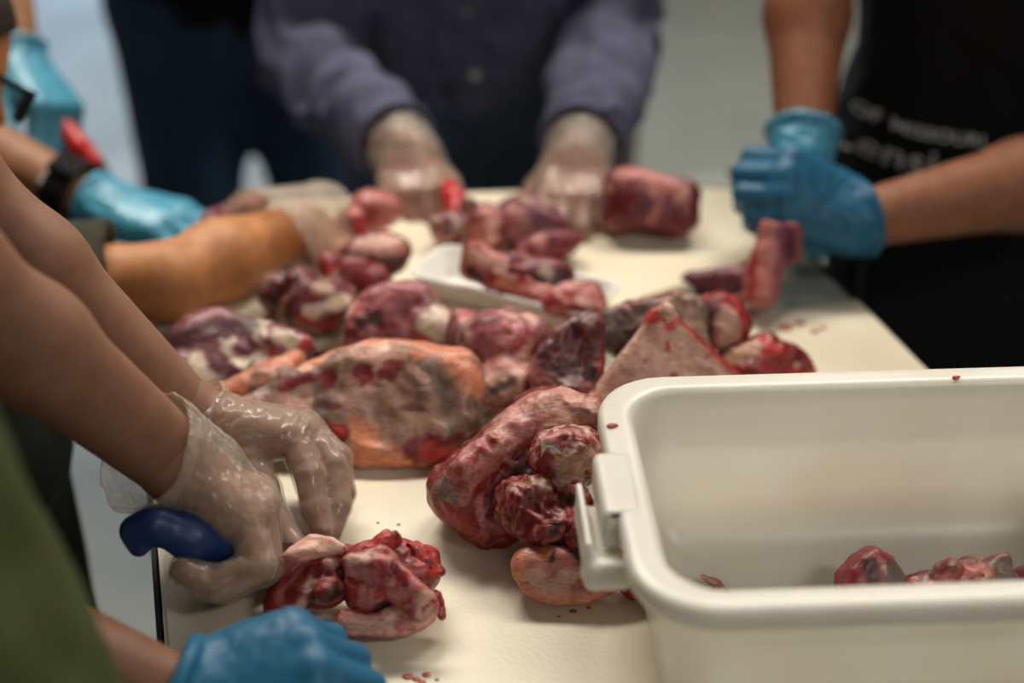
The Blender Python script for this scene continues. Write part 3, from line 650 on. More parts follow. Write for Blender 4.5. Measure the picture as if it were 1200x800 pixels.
# --- tray
meat('pink fatty strip leaning at the left end of the white tray',
     [rod(556, 296, .985, 612, 326, .965, .011, .011), rod(549, 314, .97, 575, 326, .962, .010, .010), rod(570, 322, .966, 665, 353, .955, .011, .012), rod(580, 312, .965, 620, 335, .96, .013, .013)],
     [(FAT, spots([(555, 300, .99, 600, 318, .98, .007)], .007, wob=.6)), (DK, spots([(552, 318, .975, 560, 325, .97, .006)], .006)), (ORG, spots([(585, 332, .97, 640, 350, .96, .005)], .005))], h=.0024, lump=.003, ls=.014, base=(RED, PINK))
meat('dark strip with a cream bone end lying in the white tray',
     [rod(604, 310, .974, 650, 322, .970, .013, .013), blob(650, 322, .967, 24, 16, .016), rod(598, 322, .968, 650, 336, .962, .012, .012)], [(CRM, spots([(641, 326, .982, .0095)], .009, wob=.25)), (DK, spots([(655, 330, .97, 660, 322, .97, .008), (622, 326, .968, 635, 332, .965, .006)], .007))], h=.0024, lump=.002, ls=.014, base=(DR, DR*.7))
meat('pink red slice filling the right end of the white tray',
     [pslab([(636, 346), (655, 326), (702, 326), (711, 345), (706, 364), (672, 360), (640, 354)], (672, 345, .968), (0, -.4, .9), .022, .007), rod(615, 343, .958, 692, 357, .958, .010, .010)],
     [(PINK, noise(.012, .5, .06)), (FAT, spots([(680, 350, .965, 690, 356, .96, .005)], .005))], h=.0024, lump=.003, ls=.014, base=(RED, RED*1.1))
# --- far row
meat('small red chunk with a white vein nearest the red knife handle',
     [blob(528, 266, .948, 24, 20, .022)], [(CRM*.9, rid(.012, .88, .07, g=.9)), (PINK, spots([(515, 278, .95, .006)], .006))], h=.003, lump=.004, ls=.016, base=(PUR*1.3, DR))
meat('pink red chunk second from the red knife handle on the far board',
     [blob(570, 263, .95, 26, 24, .024), blob(572, 280, .94, 22, 12, .016)], [(PINK, noise(.014, .55, .06)), (FAT, spots([(578, 262, .975, .007), (575, 280, .955, .006)], .006))], h=.003, lump=.004, ls=.016, base=(DR, MAU))
meat('grey pink piece pressed down under the gloved fingers on the far board',
     [blob(612, 258, .952, 34, 30, .026, 20), blob(640, 262, .95, 26, 24, .022)], [(MAU*1.3, spots([(600, 250, .98, 610, 280, .96, .014)], .012)), (TAN, noise(.016, .6, .05)), (PUR, spots([(630, 255, .975, 650, 270, .965, .010)], .01))], h=.003, lump=.004, base=(PUR*1.4, MAU))
meat('plum coloured rounded chunk just in front of the pressing fingers',
     [blob(650, 287, .945, 32, 18, .022, 10), blob(622, 292, .942, 20, 15, .018)], [(PINK*1.1, spots([(632, 284, .962, .008), (610, 296, .95, .008)], .007))], h=.003, lump=.004, base=(DR, PUR*1.6))
meat('large boneless chunk with marbled pink top at the right of the far board',
     [rbox(pz(764, 240, .955), np.stack([nrm(cR*.97-cU*.1+cV*.1), nrm(np.cross(cV, nrm(cR*.97-cU*.1+cV*.1))), cV]), (.047, .030, .038), .018, .012), blob(742, 222, .975, 34, 26, .030, -15, .012), blob(722, 250, .95, 18, 22, .024)],
     [(PINK*.95, spots([(735, 203, 1.0, 775, 210, .995, .016), (790, 222, .985, 806, 240, .975, .008)], .02, wob=.9)), (FAT, noise(.016, .68, .04, seed=5, g=.8)), (PINK, spots([(760, 262, .95, 772, 240, .965, .005), (712, 262, .95, .007)], .005)), (DR*.8, spots([(725, 245, .965, 745, 262, .95, .014), (795, 258, .95, 812, 250, .955, .012)], .012))],
     h=.003, lump=.005, ls=.025, base=(DR*.9, PUR*1.5))
meat('long pink shank bone piece held upright in two blue gloves',
     [slab([px(x, y, 1.405) for x, y in [(896, 255), (926, 262), (932, 292), (918, 325), (912, 356), (893, 362), (870, 352), (874, 326), (886, 296)]], -cV, .028, .010, .004),
      cone(px(880, 328, 1.44), px(805, 327, 1.46), .016, .007, .008), cone(px(926, 270, 1.425), px(930, 300, 1.425), .011, .007, .006), cone(px(898, 300, 1.412), px(892, 348, 1.405), .012, .014, .008)],
     [(PINK*.85, spots([(896, 265, .985, 888, 345, .945, .014)], .014, wob=.3)), (RED, spots([(882, 300, .97, 880, 345, .94, .006)], .005, wob=.8)), (PUR*1.2, spots([(805, 332, .94, 860, 332, .945, .016), (920, 270, .98, 926, 296, .97, .01)], .015))],
     h=.0028, lump=.0025, ls=.02, base=(MAU, MAU*1.3))
# --- in the tub
meat('dark maroon pointed piece leaning in the white tub',
     [pslab([(990, 690), (992, 672), (1012, 650), (1031, 639), (1050, 653), (1066, 678), (1062, 720), (1000, 720)], (1028, 672, .958), (.1, -.8, .6), .030, .008, .006)],
     [(DK, spots([(1020, 660, .97, 1022, 695, .94, .005)], .005)), (MAU, spots([(1032, 655, .975, 1040, 695, .95, .003), (1010, 680, .96, 1015, 700, .95, .003)], .003)), (CRM, spots([(1036, 664, .972, 1038, 672, .968, .0018)], .002)), (GRY*.6, spots([(1050, 672, .96, .010)], .008))],
     h=.0018, lump=.002, ls=.018, fold=.0015, fs=.012, base=(DR*.7, DR))
meat('crumpled brown red piece in the middle of the tub meat',
     [blob(1100, 690, .935, 50, 22, .03, 12), blob(1130, 678, .945, 34, 18, .024, 20), blob(1110, 665, .96, 12, 8, .010, 30), blob(1078, 700, .93, 30, 16, .022)],
     [(PINK*.8, spots([(1090, 688, .96, 1150, 668, .965, .006), (1095, 700, .95, 1120, 690, .955, .003)], .005, wob=.8)), (BRT*.7, noise(.01, .62, .05))], h=.0018, lump=.005, ls=.018, fold=.003, fs=.009, base=(DR*.7, TAN*.6))
meat('brown edged slice with grey face at the right of the tub meat',
     [pslab([(1140, 690), (1150, 668), (1165, 656), (1184, 648), (1192, 665), (1200, 688), (1200, 715), (1140, 715)], (1175, 675, .955), (.05, -.8, .6), .018, .006)],
     [(TAN*.8, spots([(1150, 670, .965, 1184, 650, .975, .006)], .006)), (GRY*.9, spots([(1178, 672, .962, .013)], .012))], h=.0018, lump=.0025, base=(DR, TAN*.6))
meat('dark end piece of the tub meat cut off by the picture edge',
     [blob(1215, 682, .945, 22, 26, .022), blob(1200, 702, .935, 26, 14, .02)], [(FAT*.8, spots([(1192, 696, .95, 1200, 698, .95, .005)], .005))], h=.002, lump=.003, base=(DK*1.5, DR))
meat('thin curled sliver of meat lying alone at the left in the tub',
     [cone(pz(824, 676, .925), pz(840, 684, .922), .002, .0035, .002), cone(pz(840, 684, .922), pz(852, 700, .92), .0035, .004, .002), cone(pz(818, 692, .921), pz(842, 695, .921), .003, .003, .002)],
     [(FAT*.7, noise(.006, .55))], h=.0011, lump=.001, ls=.006, fold=.0006, fs=.005, base=(TAN, PINK*.8))
for x, y, z, r, lab in [(716, 499, 1.0505, .0026, 'tiny red meat speck stuck on the left rim of the tub'), (1120, 442, 1.0505, .0022, 'tiny red meat speck stuck on the far rim of the tub')]:
    p = pz(x, y, z); me = meat_mesh('meat_scrap', [ell(p, np.eye(3), (r*1.2, r, .0012), 0), ell(p+[r, r*.3, 0], np.eye(3), (r*.9, r*.5, .001), .001)], [], h=.0006, lump=.0006, ls=.003, fold=.0003, fs=.003, base=(RED, BRT), origin=p)
    o = link('meat_scrap', me, MEAT); o.location = p; tag(o, lab, 'meat')

# ------------------------------------------------------------------ people
def frame(d, up):
    d = nrm(d); up = np.asarray(up, float); u = nrm(up-d*np.dot(up, d)); return d, u, np.cross(d, u)
def chain(pts, radii, k=.004):
    return [cone(pts[i], pts[i+1], radii[i], radii[i+1], k) for i in range(len(pts)-1)]
def hand(W, K, n, side, curl, sz=1.0, thumb=None, spread=(4, 1, -2, -6), fat=1.0):
    """wrist W, middle knuckle K direction, n = out of the back of the hand, side -1 right hand / +1 left hand"""
    d, n, s = frame(np.asarray(K)-np.asarray(W), n); s = s*side; W = np.asarray(W)
    L = dict(i=(.043, .026, .021), m=(.047, .029, .022), r=(.043, .027, .021), p=(.034, .021, .019))
    off = dict(i=(.086, .030), m=(.090, .010), r=(.086, -.010), p=(.078, -.028))
    R = dict(i=.0102, m=.0104, r=.0098, p=.0088)
    out = []; J = {}
    for q, f in enumerate('imrp'):
        M = W+sz*(d*off[f][0]+s*off[f][1]-n*(.004 if f in 'ip' else 0))
        out.append(cone(W+s*off[f][1]*.62*sz+d*.006*sz, M, .0165*sz*fat, .0122*sz*fat, .012))
        J[f] = [M]
    out.append(ell(W+sz*(d*.048-n*.008), np.stack([d, s, n]), np.array([.042, .038, .016])*sz*fat, .012))
    for q, f in enumerate('imrp'):
        a = 0; p = J[f][0]; sp = math.radians(spread[q]); r = R[f]*sz*fat
        for j in range(3):
            a += math.radians(curl[f][j])
            dd = nrm((d*math.cos(sp)+s*math.sin(sp))*math.cos(a)-n*math.sin(a)); p2 = p+dd*L[f][j]*sz
            out.append(cone(p, p2, r*(1.06-.07*j), r*(1.0-.09*j), .006 if j == 0 else .003)); p = p2; J[f].append(p)
    th = thumb or [(.55, .8, -.25), (.8, .5, -.35), (.9, .2, -.4)]
    p = W+sz*(d*.022+s*.024-n*.008); J['t'] = [p]
    for j, (v, l) in enumerate(zip(th, (.042, .034, .027))):
        p2 = p+nrm(d*v[0]+s*v[1]+n*v[2])*l*sz; out.append(cone(p, p2, (.0165, .0122, .0112)[j]*sz*fat, (.0125, .0112, .009)[j]*sz*fat, .010 if j == 0 else .003)); p = p2; J['t'].append(p)
    return out, J
def C3(a, b, c): return {f: (a, b, c) for f in 'imrp'}
def addpart(name, prims, h, m, parent, post=None, amp=0, relax=2, label=None):
    pos, F = sdf_mesh(prims, h, post, amp, relax)
    o0 = np.array(root_loc(parent)); o = link(name, qmesh(name, pos, F, o0), m, parent)
    if label: o['label'] = label
    return o
def root_loc(o):
    v = Vector((0, 0, 0))
    while o: v = v+o.location; o = o.parent
    return v
def torso(pel, ch, fh, s, grow=0.0, bulk=1.0):
    t = nrm(np.asarray(ch)-pel); f = nrm(np.asarray(fh)-t*np.dot(fh, t)); r = np.cross(f, t); A = np.stack([r, f, t]); g = grow
    mid = (np.asarray(pel)*.5+np.asarray(ch)*.5)
    return A, [ell(pel, A, np.array([.168*bulk, .122*bulk, .125])*s+g, .06*s), ell(mid+f*.012*s, A, np.array([.152*bulk, .115*bulk, .17])*s+g, .06*s), ell(ch, A, np.array([.168*bulk, .122*bulk, .165])*s+g, .06*s)]
def cutter(prs):
    def post(P, d):
        for p in prs: d = np.maximum(d, -p.f(P))
        return d
    return post
def axbox(c, axis, hl, hw):
    a = nrm(axis); b = nrm(np.cross(a, [.3, .5, .8])); return rbox(c, np.stack([a, b, np.cross(a, b)]), np.array([hl, hw, hw]), .002)
def person(label, pel, ch, face, arms, skinm, shirtm, trouserm, head, hf, hu=(0, 0, 1), s=1.0, bulk=1.0, sleeve=.62, hairm=None, shoem=None,
           hands=(), h=.008, wr=.006, sh=.007, legs=None, fine=()):
    pel = np.asarray(pel, float); ch = np.asarray(ch, float); fh = np.array([math.cos(face), math.sin(face), 0]); head = np.asarray(head, float)
    root = empty('person', (pel[0], pel[1], 0), label, 'person')
    A, tp_ = torso(pel, ch, fh, s, 0, bulk); r, f, t = A
    prims = list(tp_)
    S = {}
    for sd, k in ((1, 'R'), (-1, 'L')): S[k] = ch+r*sd*.165*s*min(bulk, 1.1)+t*.115*s
    for k in 'RL':
        if len(arms[k]) > 2: S[k] = np.asarray(arms[k][2], float)
    prims.append(cone(S['R'], S['L'], .062*s, .062*s, .05*s))
    nb = ch+t*.17*s; hf, hu, hr = frame(hf, hu)
    prims.append(cone(nb-t*.03*s, head-hu*.05*s-hf*.02*s, .062*s, .052*s, .03*s))
    HA = np.stack([hr, hf, hu])
    prims += [ell(head+hu*.022*s, HA, np.array([.075, .097, .105])*s, .02), ell(head+hf*.02*s-hu*.04*s, HA, np.array([.058, .074, .092])*s, .03),
              cone(head+hf*.094*s+hu*.004*s, head+hf*.114*s-hu*.028*s, .008*s, .0135*s, .012), ell(head+hf*.090*s-hu*.062*s, HA, np.array([.025, .010, .0085])*s, .006),
              ell(head+hf*.083*s+hu*.022*s, HA, np.array([.05, .014, .010])*s, .012), ell(head+hf*.076*s-hu*.105*s, HA, np.array([.026, .020, .020])*s, .02)]
    for sd in (1, -1): prims.append(ell(head+hr*sd*.076*s-hf*.005*s, HA, np.array([.011, .026, .034])*s, .008))
    fore = {}
    for k in 'RL':
        E, W = np.asarray(arms[k][0], float), np.asarray(arms[k][1], float); ax = nrm(W-E)
        print(label[:30], k, 'upper %.3f fore %.3f' % (np.linalg.norm(S[k]-E), np.linalg.norm(W-E)))
        q = arms[k][3] if len(arms[k]) > 3 and arms[k][3] else s
        re, rm, rw = arms[k][4] if len(arms[k]) > 4 else (.040*q, .0455*q, .0285*q)
        prims += [cone(S[k], E, .056*q, re*1.05, .03*q), cone(E, E+(W-E)*.35, re, rm, .02), cone(E+(W-E)*.35, W, rm, rw, .02)]
        fore[k] = (E, W, ax)
    lg = []
    hipz = pel-t*.03*s
    for sd in (1, -1):
        hp = hipz+r*sd*.092*s; fr = np.array([fh[0], fh[1], 0]); rr = np.array([r[0], r[1], 0])
        an = np.array([pel[0], pel[1], .085*s])+rr*sd*.11*s-fr*.02*s if legs is None else np.asarray(legs[0 if sd > 0 else 1], float)
        kn = (hp+an)/2+fr*.025*s
        lg.append((hp, kn, an, fr)); prims += [cone(hp, kn, .088*s*bulk, .058*s, .04*s), cone(kn, an, .058*s, .04*s, .03*s)]
        prims.append(cone(an-fr*.03*s-[0, 0, .035*s], an+fr*.12*s-[0, 0, .045*s], .034*s, .03*s, .02*s))
    body = addpart('body', prims, h, skinm, root)
    # finer hands joined into the body mesh (their start lies inside the forearm, under the cuff)
    for hp_, hh in fine:
        pos, F = sdf_mesh(hp_, hh, None, 0, 1)
        me2 = qmesh('hand_skin', pos, F, np.array(root_loc(root)))
        bm = bmesh.new(); bm.from_mesh(body.data); bm.from_mesh(me2)
        for fc in bm.faces: fc.smooth = True
        bm.to_mesh(body.data); bm.free(); bpy.data.meshes.remove(me2)
    # eyes
    for sd in (1, -1):
        ep = head+hf*.081*s+hr*sd*.031*s+hu*.004*s-np.array(root_loc(root))
        bm = bmesh.new(); bmesh.ops.create_uvsphere(bm, u_segments=12, v_segments=8, radius=.0135*s); e = bmobj('eye', bm, EYEM, root, ep, True)
        bm = bmesh.new(); bmesh.ops.create_uvsphere(bm, u_segments=10, v_segments=6, radius=.0065*s); bmobj('iris', bm, IRISM, e, hf*.0085*s, True)
    # hair
    if hairm:
        hp2 = [ell(head+hu*.028*s-hf*.004*s, HA, np.array([.085, .106, .112])*s, .01), ell(head-hf*.05*s-hu*.03*s, HA, np.array([.07, .06, .08])*s, .03)]
        def hpost(P, d):
            q = P-head; a = q@hf-.055*s-np.clip(q@hu-.04*s, -1, .1)*.8
            return np.maximum(d+.003*(ridge(P, .012, 2)-.5), a)
        addpart('hair', hp2, .004, hairm, root, hpost, .003, 1)
    # trousers, shoes
    tpz = [ell(pel, A, np.array([.168*bulk, .122*bulk, .125])*s+.012, .05*s)]
    for hp, kn, an, fr in lg: tpz += [cone(hp, kn, .088*s*bulk+.014, .066*s+.014, .05*s), cone(kn, an+[0, 0, .01], .066*s+.014, .06*s, .03*s)]
    addpart('trousers', tpz, .009, trouserm, root, lambda P, d: d+wr*(fbm(P*np.array([1, 1, .5]), .06, 2)-.5)*1.6, wr)
    for hp, kn, an, fr in lg:
        addpart('shoe', [cone(an-fr*.035*s-[0, 0, .042*s], an+fr*.13*s-[0, 0, .047*s], .042*s, .036*s, .01), cone(an-fr*.02*s-[0, 0, .03*s], an-fr*.005*s+[0, 0, .02*s], .045*s, .047*s, .03)], .006, shoem or SHOEM, root,
                lambda P, d: np.maximum(d, -(P[:, 2]-.002)), 0)
    # shirt
    _, st = torso(pel, ch, fh, s, .016, bulk)
    st[0] = ell(pel+t*.02*s, A, np.array([.168*bulk, .122*bulk, .12])*s+.022, .06*s)
    st += [cone(S['R'], S['L'], .062*s+.014, .062*s+.014, .05*s), cone(nb-t*.06*s, nb+t*.0*s, .075*s, .066*s, .03*s)]
    for k in 'RL':
        E, W, ax = fore[k]; q = arms[k][3] if len(arms[k]) > 3 and arms[k][3] else s
        if sleeve <= 1:
            ce = S[k]+(E-S[k])*sleeve; sl = cone(S[k], ce, .056*q+.016, .05*q+.018, .04*q); a = nrm(E-S[k])
            cc_ = [axbox(ce+a*.032, a, .032, .068), cone(ce-a*.008, ce+a*.1, .05*q+.008, .05*q+.008)]
        else:
            ce = E+(W-E)*(sleeve-1); st.append(cone(S[k], E, .056*q+.016, .046*q+.016, .04*q)); sl = cone(E, ce, .046*q+.018, .036*q+.012, .03*q); a = ax
            cc_ = [axbox(ce+a*.05, a, .05, .06), cone(ce-a*.02, ce+a*.1, .036*q+.004, .036*q+.004)]
        st.append(Pr((lambda g, c1, c2: (lambda P: np.maximum(g(P), np.maximum(-c1(P), -c2(P)))))(sl.f, cc_[0].f, cc_[1].f), sl.lo, sl.hi, sl.k*.5))
    def spost(P, d):
        d = d+wr*2*(fbm(P*np.array([1, 1, .7]), .07, 2)-.5)+wr*1.3*(.5-ridge(P+.02*(fbm(P, .05, 1)-.5)[:, None], .045, 1))
        return d
    shirt = addpart('shirt', st, sh, shirtm, root, spost, wr*1.5)
    fld = field(st, spost)
    return root, body, shirt, fld, fore, S
def glove(root, prims, W, ax, m, h=.0022, cuffl=.035, cr=.036, wrinkle=.0012, label=None, roll=True, hollow=False):
    """a glove over the hand prims with a cuff reaching cuffl up the forearm (ax points from elbow to wrist)"""
    W = np.asarray(W, float); c = W-ax*cuffl
    pr = list(prims)+[cone(W+ax*.01, c, cr-.004, cr, .012)]
    if roll:
        b = nrm(np.cross(ax, [.3, .5, .8])); b2 = np.cross(ax, b); R0 = cr
        def tor(P):
            q = P-c-ax*.002; z = q@ax; rr = np.sqrt((q@b)**2+(q@b2)**2); return np.sqrt((rr-R0)**2+z*z)-.0028
        pr.append(Pr(tor, c-cr-.01, c+cr+.01, .004))
    cut = cutter([axbox(c-ax*(.043 if not roll else .047), ax, .043, .08)])
    inner = cone(W-ax*.006, c-ax*.02, cr-.0075, cr-.0025)
    def post(P, d):
        a = (P-W)@ax
        d = d+wrinkle*2*(.5-ridge(P+np.outer(a*1.5, ax), .012, 1))*sstep(.09, .0, a)+wrinkle*(fbm(P, .02, 2)-.5)
        d = cut(P, d)
        return np.maximum(d, -inner.f(P)) if hollow else d
    return addpart('glove', pr, h, m, root, post, wrinkle*2, 1, label)
EYEM = mat('eye_white', (.75, .72, .68), .2); IRISM = mat('iris_brown', (.05, .025, .015), .2)
SHOEM = mat('shoe_black', (.012, .012, .013), .5)
HAIRB, HAIRL, HAIRG = [noisy(mat(n_, c_, .55), 30, tuple(v*1.6 for v in c_), bump=1.0, bscale=260, stretch=(1, 1, .12)) for n_, c_ in (('hair_dark_brown', (.025, .015, .010)), ('hair_brown', (.07, .04, .02)), ('hair_grey', (.22, .21, .20)))]
DENIM = cloth('dark_denim', (.028, .058, .105), (.038, .076, .14)); BLACKC = cloth('black_cotton', (.006, .006, .0065), (.008, .008, .009)); CHAR = cloth('charcoal_cotton', (.02, .021, .022), (.026, .027, .028))
GREEN = cloth('olive_green_cotton', (.060, .075, .022), (.05, .062, .018)); DKG = cloth('dark_green_cotton', (.014, .018, .013), (.019, .023, .017)); OLV = cloth('dark_olive_cotton', (.036, .036, .022), (.045, .044, .028))
PURP = cloth('grey_purple_chambray', (.085, .088, .145), (.10, .103, .165)); KHK = cloth('blue_grey_denim', (.06, .085, .13), (.07, .10, .15))

# --- person in green, nearest at the left
W1 = px(214, 820, .90); E1 = px(-200, 660, .87)
R1 = person('person in an olive green shirt nearest the camera, blue glove below the folded cut', (-.305, .455, .94), (-.372, .465, 1.28), math.radians(8),
            {'L': (E1, W1, (-.385, .655, 1.34), .9), 'R': ((-.36, .26, 1.06), (-.16, .36, 1.04))}, SK1, GREEN, DENIM, (-.30, .48, 1.60), (.8, .3, -.5), s=1.0, bulk=1.05, hairm=HAIRB)
K1 = px(330, 782, .895)
hp, J = hand(W1, K1, (.1, -.30, .95), 1, C3(62, 60, 30), .98, thumb=[(.7, .45, -.6), (.85, .1, -.6), (.9, -.1, -.5)], fat=1.12)
glove(R1[0], hp, W1, R1[4]['L'][2], BLUE, .0019, .008, .0375, .0007, 'blue nitrile glove')
hp, J = hand((-.16, .36, 1.04), (-.08, .40, 1.0), (0, 0, 1), -1, C3(30, 40, 25), 1.0, fat=1.1)
glove(R1[0], hp, (-.16, .36, 1.04), R1[4]['R'][2], BLUE, .003, .02, .036, .001)

# --- person in dark green with clear gloves: the two hands in focus
E2, W2 = px(-75, 312, .845), px(203, 538, 1.032)
E2b, W2b = px(-66, 196, 1.0), px(230, 500, 1.10)
def pts(*a): return [px(*q) for q in a]
pal = [px(288, 612, 1.018), px(300, 600, 1.032), px(305, 589, 1.048), px(303, 578, 1.063)]
h1 = []
for p, o in zip(pal, (-1.5, -.5, .5, 1.5)): h1.append(cone(px(212, 552, 1.032+.011*o), p, .019, .0125, .012))
h1 += [ell(px(255, 585, 1.04), np.stack([nrm(px(300, 600, 1.04)-px(205, 540, 1.032)), nrm(px(280, 560, 1.04)-px(240, 600, 1.04)), cV]), np.array([.038, .020, .034]), .012)]
h1 += chain(pts((288, 612, 1.018), (302, 662, 1.008), (252, 684, 1.004), (214, 668, 1.0)), (.0120, .0112, .0108, .0088), .003)
h1 += chain(pts((300, 600, 1.032), (311, 664, 1.028), (262, 686, 1.022), (226, 672, 1.018)), (.0122, .0116, .0108, .009), .003)
h1 += chain(pts((305, 589, 1.048), (313, 655, 1.050), (274, 682, 1.042), (240, 674, 1.038)), (.0122, .0116, .0106, .009), .003)
h1 += chain(pts((303, 578, 1.063), (312, 638, 1.072), (290, 668, 1.066), (262, 670, 1.06)), (.0118, .011, .010, .0088), .003)
h1 += chain(pts((218, 560, 1.05), (256, 596, 1.078), (296, 632, 1.088), (318, 650, 1.09)), (.016, .0135, .012, .0095), .004)
h1.append(cone(E2+(W2-E2)*.90, W2+(px(255, 585, 1.04)-W2)*.35, .0285, .0285, .012))
h2 = []
mc = [px(343, 512, 1.098), px(355, 505, 1.114), px(360, 502, 1.130), px(352, 502, 1.146)]
for p, o in zip(mc, (-1.5, -.5, .5, 1.5)): h2.append(cone(px(272, 500, 1.105+.011*o), p, .018, .0120, .012))
h2 += [ell(px(308, 512, 1.112), np.stack([cR, cU, cV]), np.array([.034, .017, .032]), .012)]
h2 += chain(pts((343, 512, 1.098), (362, 556, 1.082), (368, 596, 1.073), (377, 622, 1.066)), (.0120, .0108, .0098, .0078), .003)
h2 += chain(pts((355, 505, 1.114), (389, 545, 1.100), (396, 592, 1.086), (388, 624, 1.076)), (.0118, .0102, .0095, .008), .003)
h2 += chain(pts((360, 502, 1.130), (396, 536, 1.122), (402, 578, 1.108), (392, 612, 1.098)), (.0112, .0098, .009, .008), .003)
h2 += chain(pts((352, 502, 1.146), (386, 530, 1.146), (392, 564, 1.135), (380, 590, 1.125)), (.010, .009, .0085, .0075), .003)
h2 += chain(pts((280, 524, 1.092), (304, 572, 1.080), (322, 612, 1.070), (346, 642, 1.060)), (.019, .0138, .0118, .0088), .006)
h2.append(cone(E2b+(W2b-E2b)*.90, W2b+(px(308, 512, 1.112)-W2b)*.3, .0272, .0272, .012))
R2 = person('person in dark green clothes with clear gloves trimming the folded cut with a blue knife', (-.515, .985, .92), (-.535, .96, 1.24), math.radians(-4),
            {'R': (E2, W2, (-.50, .79, 1.36), .9, (.036, .0365, .029)), 'L': (E2b, W2b, (-.54, 1.12, 1.35), .9, (.031, .033, .0275))}, SK2, DKG, DKG, (-.47, .93, 1.53), (.75, -.05, -.65), s=.95, hairm=HAIRL, h=.0055,
            fine=((h1, .0019), (h2, .0019)))
def grown(prims, g):
    return [Pr((lambda f: (lambda P: f(P)-g))(p.f), p.lo-g, p.hi+g, p.k) for p in prims]
def clear(root, prims, W, ax, c_r, cl, m, h=.0017, flare=.012, label='clear vinyl glove', skew=(0, 0, 0)):
    W = np.asarray(W, float); c = W-ax*cl+np.asarray(skew); a2 = nrm(W-c); Lh = np.linalg.norm(W-c)
    pr = grown(prims[:-1], .0013)+[cone(W+a2*.02, c-a2*.002, c_r, c_r+flare, .010)]
    inn = [cone(W+a2*.016, c-a2*.03, c_r-.0025, c_r+flare*1.35-.0022)]
    cut = axbox(c-a2*.05, a2, .05, .10)
    def post(P, d):
        a = (P-W)@a2; fade = sstep(.10, .02, a)
        w_ = .0017*2*(.5-ridge(P+np.outer(a*2.6, a2), .013, 1))*fade+.0006*(.5-ridge(P+3, .007, 1))+.004*(fbm(P, .022, 2)-.5)*sstep(.0, -.02, a)
        d = d+w_
        d = np.maximum(d, -(cut.f(P)+.006*(fbm(P+7, .02, 2)-.5)))
        return np.maximum(d, -(inn[0].f(P)+w_*.7))
    return addpart('glove', pr, h, m, root, post, .003, 1, label)
clear(R2[0], h1, W2+R2[4]['R'][2]*.012, R2[4]['R'][2], .034, .036, CLEAR, skew=px(190, 548, 1.03)-px(200, 540, 1.03))
clear(R2[0], h2, W2b+R2[4]['L'][2]*.006, R2[4]['L'][2], .032, .020, CLEAR, flare=.006)

# --- blue knife
def knife(label, butt, mids, radii, hm, tip, bw, m2, bn=None):
    o0 = np.asarray(butt, float); root = empty('knife', o0, label, 'knife')
    addpart('handle', chain([butt]+mids, radii, .008), .0016, hm, root, None, 0, 2)
    a, b = np.asarray(mids[-1], float), np.asarray(tip, float); d = nrm(b-a); u = frame(d, bn if bn is not None else (0, 0, 1))[1]; n = np.cross(d, u); L = np.linalg.norm(b-a)
    bm = bmesh.new(); ring = [(0, bw*.45), (L*.75, bw*.42), (L*.93, bw*.15), (L, -.1*bw), (L*.9, -.4*bw), (L*.6, -.52*bw), (0, -.5*bw)]
    A_ = [bm.verts.new((a-o0+d*x+u*y+n*.0009*(1 if y > -.3*bw else .2)).tolist()) for x, y in ring]; B_ = [bm.verts.new((a-o0+d*x+u*y-n*.0009*(1 if y > -.3*bw else .2)).tolist()) for x, y in ring]
    bm.faces.new(A_); bm.faces.new(B_[::-1])
    for i in range(len(ring)): bm.faces.new((A_[i], B_[i], B_[(i+1) % len(ring)], A_[(i+1) % len(ring)]))
    bmesh.ops.recalc_face_normals(bm, faces=bm.faces); bmobj('blade', bm, m2, root)
    return root
NAVY = mat('navy_plastic', (.012, .035, .135), .42); REDP = mat('red_plastic', (.55, .012, .012), .4)
knife('knife with a dark blue curved handle held in the clear gloved fist', px(163, 640, 1.0), [px(160, 622, 1.0), px(182, 614, 1.0), px(226, 629, 1.012), px(280, 640, 1.03), px(308, 652, 1.04)],
      [.0075, .010, .0125, .0165, .012, .009], NAVY, px(432, 660, 1.075), .026, STEEL, cU)

# --- short person with glasses and loose plastic glove
E3, W3 = px(196, 330, 1.36), px(360, 262, 1.50)
H3 = px(-96, 62, 1.39); rv = nrm(H3-CAM); HF3 = nrm(np.array([.89, -.225, -.39])-rv*(rv@np.array([.89, -.225, -.39]))); HU3 = np.cross(HF3, rv)*-1
if HU3[2] < 0: HU3 = -HU3
R3 = person('short person with black glasses in a dark olive shirt, bare forearm with loose plastic glove', (-.84, 1.36, .66), (-.745, 1.32, .88), math.radians(-12),
            {'R': (E3, W3, (-.58, 1.165, .985), .84), 'L': ((-.72, 1.56, .86), (-.575, 1.55, .74), (-.74, 1.46, 1.02), .8)}, SK3, OLV, DENIM, H3, HF3, HU3, s=.80, hairm=HAIRB, h=.006, sleeve=.80)
n3 = nrm(cU*.9-cV*.3)
hp, J = hand(W3, px(404, 294, 1.50), n3, -1, C3(40, 46, 30), .86, thumb=[(.7, .5, -.5), (.8, .1, -.6), (.8, 0, -.6)], fat=1.08)
bm0 = R3[1]
pos, F = sdf_mesh(hp, .003); me2 = qmesh('hand_skin', pos, F, np.array(root_loc(R3[0]))); bm = bmesh.new(); bm.from_mesh(bm0.data); bm.from_mesh(me2)
for fc in bm.faces: fc.smooth = True
bm.to_mesh(bm0.data); bm.free()
clear(R3[0], grown(hp, .003)+[hp[0]], W3, R3[4]['R'][2], .036, .045, CLOUDY, .0026, .030, 'loose clear plastic glove with wide cuff', px(330, 288, 1.48)-px(338, 275, 1.48))
hp, J = hand((-.575, 1.55, .74), (-.53, 1.54, .66), (.9, 0, .3), 1, C3(40, 40, 25), .84)
clear(R3[0], grown(hp, .003)+[hp[0]], (-.575, 1.55, .74), R3[4]['L'][2], .034, .03, CLOUDY, .003, .016, 'loose clear plastic glove')
